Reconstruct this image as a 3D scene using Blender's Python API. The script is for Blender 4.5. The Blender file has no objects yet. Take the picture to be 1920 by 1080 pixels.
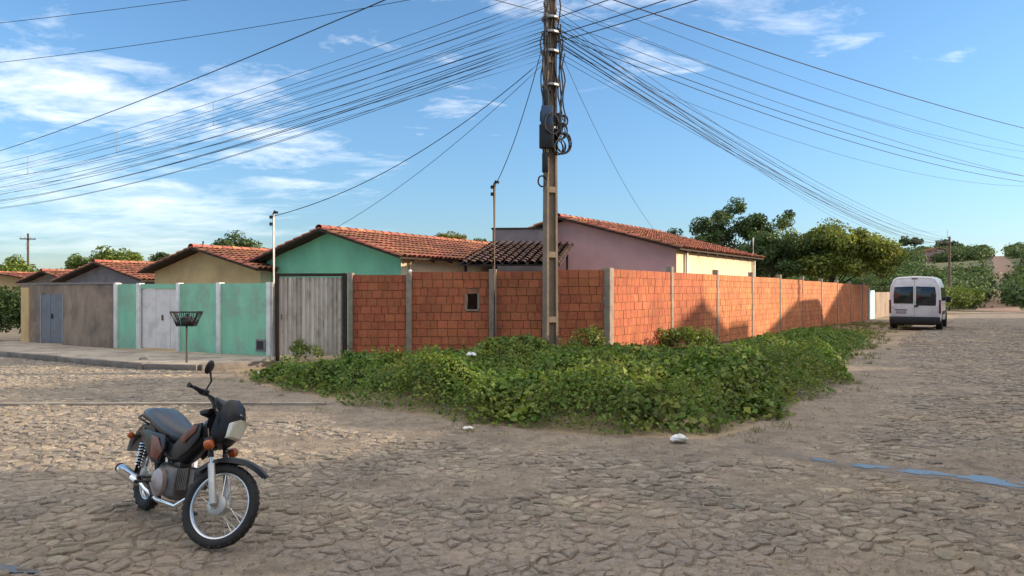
import bpy, math, random
import numpy as np
from mathutils import Vector, Matrix
random.seed(7)
rng = np.random.default_rng(7)
R = math.radians
S = bpy.context.scene
COL = S.collection

# ------------------------------------------------------------------ camera
CAMZ = 1.65
cam_d = bpy.data.cameras.new('camera')
cam = bpy.data.objects.new('camera', cam_d)
COL.objects.link(cam)
cam.location = (0, 0, CAMZ)
cam.rotation_euler = (R(90), 0, 0)
cam_d.sensor_width = 36.0
cam_d.lens = 1400 / 1920 * 36
cam_d.shift_y = 5 / 1920
cam_d.clip_start = 0.05
cam_d.clip_end = 5000
S.camera = cam

# ------------------------------------------------------------------ light
SUN_AZ, SUN_EL = 5.0, 13.0          # azimuth measured from +X towards +Y, degrees
sd = bpy.data.lights.new('sun', 'SUN')
sd.energy = 3.7
sd.angle = R(1.2)
sd.color = (1.0, 0.80, 0.58)
sun = bpy.data.objects.new('sun', sd)
COL.objects.link(sun)
sv = Vector((math.cos(R(SUN_AZ)) * math.cos(R(SUN_EL)), math.sin(R(SUN_AZ)) * math.cos(R(SUN_EL)), math.sin(R(SUN_EL))))
sun.rotation_euler = sv.to_track_quat('Z', 'Y').to_euler()
sun.location = (60, 5, 40)

world = bpy.data.worlds.new('World')
S.world = world
world.use_nodes = True
wn, wl = world.node_tree.nodes, world.node_tree.links
wn.clear()
def wnode(t, **kw):
    n = wn.new(t)
    for k, v in kw.items():
        if hasattr(n, k): setattr(n, k, v)
    return n
def wmath(op, a, b=None, c=None, clamp=False):
    n = wn.new('ShaderNodeMath'); n.operation = op; n.use_clamp = clamp
    for i, v in enumerate((a, b, c)):
        if v is None: continue
        if isinstance(v, (int, float)): n.inputs[i].default_value = v
        else: wl.new(v, n.inputs[i])
    return n.outputs[0]
sky = wnode('ShaderNodeTexSky', sky_type='NISHITA', sun_disc=False)
sky.sun_elevation = R(SUN_EL)
sky.sun_rotation = R(90 - SUN_AZ)
sky.air_density = 1.0
sky.dust_density = 0.2
sky.ozone_density = 3.5
tc = wnode('ShaderNodeTexCoord')
sep = wnode('ShaderNodeSeparateXYZ'); wl.new(tc.outputs['Generated'], sep.inputs[0])
zc = wmath('MAXIMUM', sep.outputs[2], 0.035)
zc = wmath('ADD', zc, 0.13)
cx = wmath('DIVIDE', sep.outputs[0], zc)
cy = wmath('DIVIDE', sep.outputs[1], zc)
comb = wnode('ShaderNodeCombineXYZ'); wl.new(cx, comb.inputs[0]); wl.new(cy, comb.inputs[1])
def wnoise(scale, detail, rough, loc, dist=0.0, rot=0.0, sc=(1, 1, 1)):
    m = wnode('ShaderNodeMapping'); wl.new(comb.outputs[0], m.inputs[0])
    m.inputs['Location'].default_value = loc
    m.inputs['Rotation'].default_value = (0, 0, rot)
    m.inputs['Scale'].default_value = sc
    n = wnode('ShaderNodeTexNoise'); wl.new(m.outputs[0], n.inputs['Vector'])
    n.inputs['Scale'].default_value = scale; n.inputs['Detail'].default_value = detail
    n.inputs['Roughness'].default_value = rough; n.inputs['Distortion'].default_value = dist
    return n.outputs[0]
CLOUD_LOC = (8.5, 6.55, 0.0); CLOUD_T = 0.545
big = wnoise(0.34, 2.0, 0.5, CLOUD_LOC, 0.3, 0.5)
fine = wnoise(2.2, 8.0, 0.62, (1.7, 4.2, 0.3), 0.35, 0.45, (1.0, 1.5, 1.0))
cl = wmath('ADD', wmath('MULTIPLY', big, 0.62), wmath('MULTIPLY', fine, 0.44))
over = wmath('MULTIPLY', wmath('SUBTRACT', sep.outputs[2], 0.22), 2.0, clamp=True)      # broken cloud added overhead, mostly out of view, to brighten the shade
cl = wmath('SUBTRACT', cl, wmath('SUBTRACT', CLOUD_T, wmath('MULTIPLY', over, 0.17)))
cl = wmath('MULTIPLY', cl, 6.0, clamp=True)
lowf = wmath('MULTIPLY', wmath('SUBTRACT', sep.outputs[2], 0.01), 5.5, clamp=True)
cl = wmath('MULTIPLY', wmath('MULTIPLY', cl, lowf), 0.86)
shade = wnoise(2.4, 5.0, 0.6, (9.2, 1.1, 2.0), 0.2)
ccol = wnode('ShaderNodeMixRGB'); wl.new(wmath('MULTIPLY', wmath('SUBTRACT', shade, 0.35), 3.2, clamp=True), ccol.inputs[0])
ccol.inputs[1].default_value = (4.5, 4.7, 5.0, 1)
ccol.inputs[2].default_value = (7.6, 7.0, 6.4, 1)
hs = wnode('ShaderNodeHueSaturation'); wl.new(sky.outputs[0], hs.inputs['Color'])
hs.inputs['Saturation'].default_value = 1.05; hs.inputs['Value'].default_value = 0.80
# paler, cooler air low over the horizon
hz = wmath('POWER', wmath('SUBTRACT', 1.0, wmath('MULTIPLY', sep.outputs[2], 3.0, clamp=True)), 2.0)
tint = wnode('ShaderNodeMixRGB', blend_type='MULTIPLY'); wl.new(hz, tint.inputs[0]); wl.new(hs.outputs[0], tint.inputs[1]); tint.inputs[2].default_value = (0.52, 0.57, 0.72, 1)
mixc = wnode('ShaderNodeMixRGB'); wl.new(cl, mixc.inputs[0]); wl.new(tint.outputs[0], mixc.inputs[1]); wl.new(ccol.outputs[0], mixc.inputs[2])
bg = wnode('ShaderNodeBackground'); bg.inputs['Strength'].default_value = 0.15
wl.new(mixc.outputs[0], bg.inputs['Color'])
wo = wnode('ShaderNodeOutputWorld'); wl.new(bg.outputs[0], wo.inputs['Surface'])

vs = S.view_settings
vs.view_transform = 'Standard'; vs.look = 'None'; vs.gamma = 1.0; vs.use_curve_mapping = False
vs.exposure = 1.05
S.render.engine = 'CYCLES'

# ------------------------------------------------------------------ materials
def material(name, c1, c2=None, scale=6.0, rough=0.85, bump=0.0, bscale=40.0, metal=0.0, orand=0.0, irand=0.0,
             spec=0.4, trans=0.0, stretch=(1, 1, 1), c3=None, c3scale=1.2, c3amt=0.5, world_co=False, coat=0.0, contrast=1.0):
    m = bpy.data.materials.new(name); m.use_nodes = True
    nt = m.node_tree; N = nt.nodes; L = nt.links
    b = N['Principled BSDF']
    b.inputs['Roughness'].default_value = rough
    b.inputs['Metallic'].default_value = metal
    b.inputs['Specular IOR Level'].default_value = spec
    b.inputs['Coat Weight'].default_value = coat
    if c2 is None: c2 = tuple(v * 0.75 for v in c1)
    t = N.new('ShaderNodeTexCoord')
    if world_co:
        g = N.new('ShaderNodeNewGeometry'); vec = g.outputs['Position']
    else:
        vec = t.outputs['Object']
    oi = N.new('ShaderNodeObjectInfo')
    if orand > 0:
        add = N.new('ShaderNodeVectorMath'); add.operation = 'MULTIPLY_ADD'
        L.new(oi.outputs['Random'], add.inputs[0]); add.inputs[1].default_value = (37.0, 51.0, 23.0); L.new(vec, add.inputs[2])
        vec = add.outputs[0]
    mp = N.new('ShaderNodeMapping'); L.new(vec, mp.inputs[0]); mp.inputs['Scale'].default_value = stretch
    no = N.new('ShaderNodeTexNoise'); L.new(mp.outputs[0], no.inputs['Vector'])
    no.inputs['Scale'].default_value = scale; no.inputs['Detail'].default_value = 6.0; no.inputs['Roughness'].default_value = 0.62
    rp = N.new('ShaderNodeValToRGB'); L.new(no.outputs[0], rp.inputs[0])
    w = 0.18 / contrast
    rp.color_ramp.elements[0].position = 0.5 - w; rp.color_ramp.elements[1].position = 0.5 + w
    rp.color_ramp.elements[0].color = (*c1, 1); rp.color_ramp.elements[1].color = (*c2, 1)
    col = rp.outputs[0]
    if c3 is not None:
        n3 = N.new('ShaderNodeTexNoise'); L.new(vec, n3.inputs['Vector']); n3.inputs['Scale'].default_value = c3scale
        n3.inputs['Detail'].default_value = 5.0; n3.inputs['Roughness'].default_value = 0.65
        r3 = N.new('ShaderNodeValToRGB'); L.new(n3.outputs[0], r3.inputs[0])
        r3.color_ramp.elements[0].position = 0.46; r3.color_ramp.elements[1].position = 0.66
        r3.color_ramp.elements[1].color = (c3amt, c3amt, c3amt, 1)
        mx = N.new('ShaderNodeMixRGB'); L.new(r3.outputs[0], mx.inputs[0]); L.new(col, mx.inputs[1]); mx.inputs[2].default_value = (*c3, 1)
        col = mx.outputs[0]
    for amt, src in ((orand, 'o'), (irand, 'i')):
        if amt > 0:
            if src == 'o': val = oi.outputs['Random']
            else:
                ge = N.new('ShaderNodeNewGeometry'); val = ge.outputs['Random Per Island']
            h = N.new('ShaderNodeHueSaturation')
            mr = N.new('ShaderNodeMapRange'); L.new(val, mr.inputs[0])
            mr.inputs[3].default_value = 1 - amt; mr.inputs[4].default_value = 1 + amt
            L.new(mr.outputs[0], h.inputs['Value'])
            fr = N.new('ShaderNodeMath'); fr.operation = 'MULTIPLY'; L.new(val, fr.inputs[0]); fr.inputs[1].default_value = 17.31
            f2 = N.new('ShaderNodeMath'); f2.operation = 'FRACT'; L.new(fr.outputs[0], f2.inputs[0])
            m2 = N.new('ShaderNodeMapRange'); L.new(f2.outputs[0], m2.inputs[0])
            m2.inputs[3].default_value = 0.5 - amt * 0.05; m2.inputs[4].default_value = 0.5 + amt * 0.05
            L.new(m2.outputs[0], h.inputs['Hue'])
            L.new(col, h.inputs['Color']); col = h.outputs[0]
    L.new(col, b.inputs['Base Color'])
    if bump > 0:
        nb = N.new('ShaderNodeTexNoise'); L.new(vec, nb.inputs['Vector']); nb.inputs['Scale'].default_value = bscale
        nb.inputs['Detail'].default_value = 5.0; nb.inputs['Roughness'].default_value = 0.65
        bp = N.new('ShaderNodeBump'); L.new(nb.outputs[0], bp.inputs['Height']); bp.inputs['Strength'].default_value = bump
        bp.inputs['Distance'].default_value = 0.03
        L.new(bp.outputs[0], b.inputs['Normal'])
    if trans > 0:
        tr = N.new('ShaderNodeBsdfTranslucent'); L.new(col, tr.inputs['Color'])
        ms = N.new('ShaderNodeMixShader'); ms.inputs[0].default_value = trans
        L.new(b.outputs[0], ms.inputs[1]); L.new(tr.outputs[0], ms.inputs[2])
        L.new(ms.outputs[0], N['Material Output'].inputs['Surface'])
    return m

M = {}
def mm(key, *a, **k): M[key] = material(key, *a, **k)
mm('sand', (0.36, 0.265, 0.165), (0.245, 0.182, 0.118), scale=1.1, bump=0.7, bscale=18, world_co=True, c3=(0.11, 0.10, 0.06), c3scale=0.35, c3amt=0.6)
mm('road_sand', (0.34, 0.27, 0.195), (0.19, 0.15, 0.11), scale=16, bump=0.9, bscale=26, world_co=True, c3=(0.12, 0.095, 0.07), c3scale=3.5, c3amt=0.7)
mm('stone', (0.365, 0.312, 0.25), (0.225, 0.195, 0.16), scale=24, bump=1.0, bscale=38, world_co=True, orand=0.0, irand=0.24, c3=(0.375, 0.295, 0.205), c3scale=0.5, c3amt=0.7, rough=0.9, spec=0.2)
mm('concrete', (0.42, 0.355, 0.28), (0.29, 0.245, 0.195), scale=2.2, bump=0.5, bscale=35, world_co=True, c3=(0.10, 0.085, 0.07), c3scale=1.1, c3amt=0.5)
mm('kerb', (0.25, 0.22, 0.19), (0.13, 0.11, 0.095), scale=3, bump=0.6, bscale=25, world_co=True)
mm('brick', (0.56, 0.185, 0.075), (0.47, 0.14, 0.055), scale=7, bump=0.6, bscale=40, orand=0.11, irand=0.11, c3=(0.30, 0.13, 0.08), c3scale=3.0, c3amt=0.5)
mm('mortar', (0.37, 0.165, 0.095), (0.26, 0.12, 0.07), scale=8, bump=0.6, bscale=60, world_co=True)
mm('pilaster', (0.33, 0.265, 0.205), (0.20, 0.165, 0.13), scale=5, bump=0.6, bscale=40, world_co=True)
mm('tile', (0.46, 0.175, 0.09), (0.30, 0.10, 0.055), scale=4, bump=0.4, bscale=60, irand=0.35, world_co=True, c3=(0.10, 0.055, 0.04), c3scale=1.6, c3amt=0.55)
mm('old_tile', (0.10, 0.042, 0.03), (0.05, 0.024, 0.02), scale=5, bump=0.5, bscale=60, irand=0.45, world_co=True, c3=(0.22, 0.13, 0.10), c3scale=3.2, c3amt=0.35)
mm('dark_wood', (0.055, 0.035, 0.025), (0.03, 0.02, 0.016), scale=6, bump=0.3)
mm('green_plaster', (0.23, 0.56, 0.36), (0.18, 0.47, 0.30), scale=1.8, stretch=(1, 1, .3), bump=0.25, bscale=30, world_co=True, c3=(0.16, 0.33, 0.25), c3scale=0.8, c3amt=0.5)
mm('pale_green_plaster', (0.28, 0.60, 0.40), (0.20, 0.47, 0.315), scale=2.2, bump=0.35, bscale=30, world_co=True, stretch=(1, 1, .22), c3=(0.27, 0.35, 0.27), c3scale=2.0, c3amt=0.7)
mm('white_paint', (0.78, 0.78, 0.74), (0.62, 0.62, 0.58), scale=2, bump=0.2, world_co=True, c3=(0.36, 0.35, 0.32), c3scale=2.5, c3amt=0.5)
mm('cream_plaster', (0.76, 0.62, 0.42), (0.66, 0.53, 0.36), scale=1.4, bump=0.25, bscale=30, world_co=True, c3=(0.46, 0.36, 0.26), c3scale=2.0, c3amt=0.4)
mm('pink_plaster', (0.80, 0.46, 0.42), (0.73, 0.41, 0.38), scale=1.1, bump=0.25, bscale=30, world_co=True, c3=(0.62, 0.35, 0.34), c3scale=1.2, c3amt=0.6)
mm('beige_plaster', (0.66, 0.47, 0.22), (0.56, 0.38, 0.18), scale=1.3, bump=0.25, world_co=True, c3=(0.42, 0.23, 0.14), c3scale=0.9, c3amt=0.5)
mm('grey_plaster', (0.27, 0.235, 0.235), (0.20, 0.175, 0.18), scale=1.6, bump=0.3, world_co=True, c3=(0.15, 0.12, 0.11), c3scale=1.4, c3amt=0.6)
mm('brown_render', (0.36, 0.265, 0.19), (0.20, 0.15, 0.115), stretch=(1, 1, .35), scale=2.6, bump=0.5, bscale=22, world_co=True, c3=(0.09, 0.07, 0.06), c3scale=1.2, c3amt=0.6)
mm('zinc', (0.64, 0.56, 0.47), (0.44, 0.385, 0.325), scale=3, rough=0.55, metal=0.25, bump=0.15, world_co=True, stretch=(1, 1, 0.25), orand=0.22, c3=(0.20, 0.13, 0.09), c3scale=3, c3amt=0.5)
mm('white_gate', (0.74, 0.68, 0.64), (0.64, 0.59, 0.56), scale=2, rough=0.5, world_co=True, c3=(0.38, 0.34, 0.32), c3scale=2.2, c3amt=0.5)
mm('blue_steel', (0.17, 0.185, 0.215), (0.12, 0.135, 0.16), scale=3, rough=0.5, world_co=True, c3=(0.17, 0.12, 0.10), c3scale=4, c3amt=0.5)
mm('pale_blue', (0.50, 0.66, 0.74), (0.42, 0.58, 0.66), scale=2, world_co=True)
mm('pole_concrete', (0.27, 0.20, 0.14), (0.17, 0.13, 0.095), scale=4, bump=0.4, bscale=40, world_co=True, c3=(0.16, 0.125, 0.10), c3scale=1.3, c3amt=0.6)
mm('black_plastic', (0.012, 0.012, 0.014), (0.02, 0.02, 0.022), scale=8, rough=0.42)
mm('blue_box', (0.06, 0.10, 0.17), (0.04, 0.065, 0.11), scale=5, rough=0.5)
mm('grey_box', (0.33, 0.32, 0.34), (0.24, 0.235, 0.25), scale=5, rough=0.5)
mm('cable', (0.014, 0.014, 0.016), (0.022, 0.022, 0.024), scale=5, rough=0.6)
mm('steel', (0.42, 0.41, 0.40), (0.30, 0.29, 0.28), scale=6, rough=0.42, metal=0.8)
mm('galvanised', (0.45, 0.45, 0.44), (0.32, 0.31, 0.30), scale=5, rough=0.5, metal=0.5, c3=(0.2, 0.13, 0.09), c3scale=4, c3amt=0.4)
mm('rust_steel', (0.13, 0.085, 0.06), (0.07, 0.05, 0.04), scale=6, rough=0.7)
mm('chrome', (0.72, 0.72, 0.72), (0.62, 0.62, 0.62), scale=6, rough=0.16, metal=1.0)
mm('rim_silver', (0.74, 0.74, 0.76), (0.62, 0.62, 0.64), scale=6, rough=0.28, metal=0.85)
mm('alloy', (0.52, 0.52, 0.50), (0.38, 0.38, 0.37), scale=9, rough=0.45, metal=0.55, c3=(0.22, 0.18, 0.15), c3scale=6, c3amt=0.4)
mm('engine', (0.17, 0.16, 0.155), (0.09, 0.085, 0.08), scale=12, rough=0.5, metal=0.5, c3=(0.20, 0.14, 0.09), c3scale=8, c3amt=0.5)
mm('engine_cover', (0.42, 0.34, 0.33), (0.32, 0.27, 0.26), scale=9, rough=0.4, metal=0.5)
mm('rubber', (0.016, 0.016, 0.017), (0.026, 0.025, 0.024), scale=12, rough=0.75, bump=0.3, bscale=80)
mm('moto_black', (0.010, 0.011, 0.015), (0.015, 0.016, 0.02), scale=5, rough=0.36, spec=0.35)
mm('moto_panel', (0.20, 0.045, 0.02), (0.11, 0.026, 0.014), scale=7, rough=0.35, c3=(0.15, 0.085, 0.055), c3scale=6, c3amt=0.5)
mm('seat_vinyl', (0.012, 0.016, 0.024), (0.018, 0.023, 0.032), scale=6, rough=0.30, spec=0.5, bump=0.12, bscale=60)
mm('lens', (0.80, 0.79, 0.66), (0.60, 0.60, 0.54), scale=30, rough=0.08, spec=0.8, coat=0.6, stretch=(1, 3, .3))
mm('amber', (0.42, 0.10, 0.015), (0.34, 0.07, 0.01), scale=9, rough=0.2)
mm('red_lens', (0.16, 0.012, 0.02), (0.10, 0.008, 0.015), scale=9, rough=0.2)
mm('van_paint', (0.70, 0.69, 0.70), (0.60, 0.585, 0.60), scale=2.0, rough=0.35, coat=0.2, c3=(0.45, 0.40, 0.37), c3scale=2.0, c3amt=0.3)
mm('dark_glass', (0.012, 0.015, 0.02), (0.02, 0.024, 0.03), scale=3, rough=0.08, spec=0.6)
mm('plate', (0.30, 0.29, 0.30), (0.24, 0.23, 0.24), scale=5, rough=0.4)
mm('litter', (0.78, 0.78, 0.76), (0.66, 0.66, 0.65), scale=8, rough=0.5, bump=0.5, bscale=14)
mm('bark', (0.13, 0.10, 0.075), (0.07, 0.055, 0.04), scale=6, bump=0.6, bscale=20)
mm('weed_leaf', (0.165, 0.25, 0.034), (0.07, 0.14, 0.022), scale=1.6, rough=0.55, irand=0.50, trans=0.40, world_co=True, c3=(0.24, 0.25, 0.045), c3scale=1.3, c3amt=0.75)
mm('shrub_leaf', (0.15, 0.19, 0.035), (0.09, 0.13, 0.025), scale=2, rough=0.5, irand=0.4, trans=0.32, world_co=True)
mm('grass', (0.12, 0.165, 0.035), (0.24, 0.20, 0.085), scale=0.8, rough=0.6, irand=0.35, trans=0.25, world_co=True)
mm('leaf_dark', (0.09, 0.14, 0.035), (0.055, 0.095, 0.024), scale=0.6, rough=0.62, irand=0.40, trans=0.30, world_co=True)
mm('leaf_mid', (0.18, 0.235, 0.04), (0.11, 0.165, 0.03), scale=0.6, rough=0.62, irand=0.42, trans=0.34, world_co=True)
mm('leaf_round', (0.23, 0.26, 0.04), (0.15, 0.19, 0.032), scale=0.6, rough=0.6, irand=0.45, trans=0.38, world_co=True)
mm('leaf_yellow', (0.19, 0.18, 0.02), (0.12, 0.12, 0.018), scale=0.6, rough=0.5, irand=0.35, trans=0.35, world_co=True)
mm('leaf_red', (0.16, 0.075, 0.02), (0.10, 0.06, 0.018), scale=0.6, rough=0.5, irand=0.3, trans=0.3, world_co=True)
mm('hill', (0.115, 0.105, 0.04), (0.075, 0.085, 0.028), scale=0.06, bump=0.5, bscale=0.8, world_co=True, c3=(0.20, 0.16, 0.07), c3scale=0.02, c3amt=0.7)
mm('dirt_track', (0.29, 0.18, 0.115), (0.21, 0.13, 0.085), scale=0.3, bump=0.4, bscale=3, world_co=True)
mm('mud', (0.12, 0.088, 0.062), (0.20, 0.15, 0.105), scale=7, rough=0.6, bump=0.6, bscale=18, world_co=True)

def water_mat():
    m = bpy.data.materials.new('puddle_water'); m.use_nodes = True
    N = m.node_tree.nodes; L = m.node_tree.links; b = N['Principled BSDF']
    b.inputs['Base Color'].default_value = (0.10, 0.085, 0.065, 1); b.inputs['Roughness'].default_value = 0.09
    b.inputs['IOR'].default_value = 1.36; b.inputs['Specular IOR Level'].default_value = 0.5
    t = N.new('ShaderNodeTexCoord'); n = N.new('ShaderNodeTexNoise'); n.inputs['Scale'].default_value = 9
    L.new(t.outputs['Object'], n.inputs['Vector'])
    bp = N.new('ShaderNodeBump'); bp.inputs['Strength'].default_value = 0.05; L.new(n.outputs[0], bp.inputs['Height']); L.new(bp.outputs[0], b.inputs['Normal'])
    return m
def ribbed(m):
    N = m.node_tree.nodes; L = m.node_tree.links; b = N['Principled BSDF']
    t = N.new('ShaderNodeTexCoord'); w = N.new('ShaderNodeTexWave'); w.wave_type = 'BANDS'; w.bands_direction = 'X'
    w.inputs['Scale'].default_value = 2.6; w.inputs['Distortion'].default_value = 1.2; w.inputs['Detail'].default_value = 2.0
    L.new(t.outputs['Object'], w.inputs['Vector'])
    bp = N.new('ShaderNodeBump'); bp.inputs['Strength'].default_value = 0.55; bp.inputs['Distance'].default_value = 0.01
    L.new(w.outputs['Fac'], bp.inputs['Height'])
    old = b.inputs['Normal'].links[0].from_socket; L.new(old, bp.inputs['Normal']); L.new(bp.outputs[0], b.inputs['Normal'])
ribbed(M['brick'])
def weather(m, scale, lo, hi):
    N = m.node_tree.nodes; L = m.node_tree.links; b = N['Principled BSDF']
    g = N.new('ShaderNodeNewGeometry'); n = N.new('ShaderNodeTexNoise'); n.inputs['Scale'].default_value = scale; n.inputs['Detail'].default_value = 6; n.inputs['Roughness'].default_value = .7
    L.new(g.outputs['Position'], n.inputs['Vector']); mr = N.new('ShaderNodeMapRange'); L.new(n.outputs[0], mr.inputs[0])
    mr.inputs[1].default_value = .35; mr.inputs[2].default_value = .65; mr.inputs[3].default_value = lo; mr.inputs[4].default_value = hi
    h = N.new('ShaderNodeHueSaturation'); old = b.inputs['Base Color'].links[0].from_socket; L.new(old, h.inputs['Color']); L.new(mr.outputs[0], h.inputs['Value']); L.new(h.outputs[0], b.inputs['Base Color'])
weather(M['brick'], .9, .72, 1.12); weather(M['mortar'], 1.1, .7, 1.25); weather(M['stone'], 1.0, .80, 1.10); weather(M['road_sand'], 1.0, .80, 1.10)
M['water'] = water_mat()

# ------------------------------------------------------------------ builders
def tag(o, label=None, cat=None, group=None, kind=None):
    if label: o['label'] = label
    if cat: o['category'] = cat
    if group: o['group'] = group
    if kind: o['kind'] = kind
    return o
def empty(name, loc, label=None, cat=None, group=None, rot=(0, 0, 0)):
    o = bpy.data.objects.new(name, None); COL.objects.link(o)
    o.location = loc; o.rotation_euler = rot; o.empty_display_size = 0.2
    return tag(o, label, cat, group)
def wloc(o):
    v = Vector((0, 0, 0))
    while o is not None:
        v += o.location; o = o.parent
    return v
def frame(d):
    d = Vector(d).normalized()
    a = Vector((0, 0, 1)) if abs(d.z) < 0.93 else Vector((1, 0, 0))
    u = d.cross(a).normalized(); v = u.cross(d).normalized()
    return u, v
class MB:
    def __init__(s): s.v = []; s.f = []
    def add(s, vs, fs):
        n = len(s.v); s.v.extend([tuple(p) for p in vs]); s.f.extend([tuple(i + n for i in f) for f in fs]); return s
    def box(s, c, size, rz=0.0, mat=None):
        hx, hy, hz = size[0] / 2, size[1] / 2, size[2] / 2
        ca, sa = math.cos(rz), math.sin(rz)
        vs = []
        for dz in (-hz, hz):
            for dx, dy in ((-hx, -hy), (hx, -hy), (hx, hy), (-hx, hy)):
                p = Vector((dx, dy, dz))
                if mat is not None: p = mat @ p
                else: p = Vector((dx * ca - dy * sa, dx * sa + dy * ca, dz))
                vs.append(p + Vector(c))
        return s.add(vs, [(3, 2, 1, 0), (4, 5, 6, 7), (0, 1, 5, 4), (1, 2, 6, 5), (2, 3, 7, 6), (3, 0, 4, 7)])
    def tube(s, pts, rad, n=8, caps=True):
        pts = [Vector(p) for p in pts]
        if not hasattr(rad, '__len__'): rad = [rad] * len(pts)
        vs, fs = [], []
        u = None
        for i, p in enumerate(pts):
            d = (pts[min(i + 1, len(pts) - 1)] - pts[max(i - 1, 0)])
            if d.length < 1e-9: d = Vector((0, 0, 1))
            d.normalize()
            if u is None: u, v = frame(d)
            else:
                u = (u - d * u.dot(d))
                if u.length < 1e-6: u, v = frame(d)
                u.normalize(); v = d.cross(u).normalized()
            for k in range(n):
                a = 2 * math.pi * k / n
                vs.append(p + (u * math.cos(a) + v * math.sin(a)) * rad[i])
        for i in range(len(pts) - 1):
            for k in range(n):
                k2 = (k + 1) % n
                fs.append((i * n + k, i * n + k2, (i + 1) * n + k2, (i + 1) * n + k))
        if caps:
            fs.append(tuple(range(n - 1, -1, -1))); fs.append(tuple((len(pts) - 1) * n + k for k in range(n)))
        return s.add(vs, fs)
    def lathe(s, c, axis, prof, n=24, closed=False):
        # prof: list of (r, h) along axis
        ax = Vector(axis).normalized(); u, v = frame(ax); c = Vector(c)
        vs, fs = [], []
        for r, h in prof:
            for k in range(n):
                a = 2 * math.pi * k / n
                vs.append(c + ax * h + (u * math.cos(a) + v * math.sin(a)) * r)
        m = len(prof)
        for i in range(m if closed else m - 1):
            j = (i + 1) % m
            for k in range(n):
                k2 = (k + 1) % n
                fs.append((i * n + k, i * n + k2, j * n + k2, j * n + k))
        if not closed:
            if prof[0][0] > 1e-6: fs.append(tuple(range(n - 1, -1, -1)))
            if prof[-1][0] > 1e-6: fs.append(tuple((m - 1) * n + k for k in range(n)))
        return s.add(vs, fs)
    def loft(s, rings, caps=True):
        n = len(rings[0]); vs = [p for r in rings for p in r]; fs = []
        for i in range(len(rings) - 1):
            for k in range(n):
                k2 = (k + 1) % n
                fs.append((i * n + k, i * n + k2, (i + 1) * n + k2, (i + 1) * n + k))
        if caps:
            fs.append(tuple(range(n - 1, -1, -1))); fs.append(tuple((len(rings) - 1) * n + k for k in range(n)))
        return s.add(vs, fs)
    def prism(s, poly, z0, z1):
        n = len(poly)
        g = lambda z, i, p: z[i] if hasattr(z, '__len__') else z
        vs = [(p[0], p[1], g(z0, i, p)) for i, p in enumerate(poly)] + [(p[0], p[1], g(z1, i, p)) for i, p in enumerate(poly)]
        fs = [tuple(range(n - 1, -1, -1)), tuple(range(n, 2 * n))] + [(i, (i + 1) % n, n + (i + 1) % n, n + i) for i in range(n)]
        return s.add(vs, fs)
    def extrude(s, poly, d):
        # poly: 3d points, extruded by vector d
        d = Vector(d); n = len(poly)
        vs = [Vector(p) for p in poly] + [Vector(p) + d for p in poly]
        fs = [tuple(range(n - 1, -1, -1)), tuple(range(n, 2 * n))] + [(i, (i + 1) % n, n + (i + 1) % n, n + i) for i in range(n)]
        return s.add(vs, fs)
    def xform(s, mat, start=0):
        for i in range(start, len(s.v)): s.v[i] = tuple(mat @ Vector(s.v[i]))
        return s
    def build(s, name, mat, parent=None, local=False, smooth=False, bevel=0.0):
        vs = s.v
        if parent is not None and not local:
            o = wloc(parent); vs = [(a - o.x, b - o.y, c - o.z) for a, b, c in vs]
        me = bpy.data.meshes.new(name); me.from_pydata(vs, [], s.f)
        me.materials.append(M[mat])
        import bmesh
        bm = bmesh.new(); bm.from_mesh(me); bmesh.ops.recalc_face_normals(bm, faces=bm.faces)
        if bevel > 0:
            ed = [e for e in bm.edges if len(e.link_faces) == 2 and e.calc_face_angle(0) > 0.5]
            bmesh.ops.bevel(bm, geom=ed, offset=bevel, segments=2, profile=0.5, affect='EDGES')
        bm.to_mesh(me); bm.free()
        if smooth or bevel > 0:
            me.polygons.foreach_set('use_smooth', [True] * len(me.polygons))
            me.set_sharp_from_angle(angle=R(40))
        o = bpy.data.objects.new(name, me); COL.objects.link(o)
        if parent is not None: o.parent = parent
        return o

def np_mesh(name, verts, quads, mat, parent=None, smooth=False):
    """verts (n,3), quads (m,4) arrays in world coordinates"""
    verts = np.asarray(verts, dtype=np.float32); quads = np.asarray(quads, dtype=np.int32)
    if parent is not None:
        o = wloc(parent); verts = verts - np.array([o.x, o.y, o.z], dtype=np.float32)
    k = quads.shape[1]
    me = bpy.data.meshes.new(name)
    me.vertices.add(len(verts)); me.vertices.foreach_set('co', verts.ravel())
    me.loops.add(quads.size); me.loops.foreach_set('vertex_index', quads.ravel())
    me.polygons.add(len(quads)); me.polygons.foreach_set('loop_start', np.arange(0, quads.size, k, dtype=np.int32))
    me.polygons.foreach_set('loop_total', np.full(len(quads), k, dtype=np.int32))
    if smooth: me.polygons.foreach_set('use_smooth', np.ones(len(quads), dtype=bool))
    me.update(); me.validate()
    me.materials.append(M[mat])
    ob = bpy.data.objects.new(name, me); COL.objects.link(ob)
    if parent is not None: ob.parent = parent
    return ob

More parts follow.
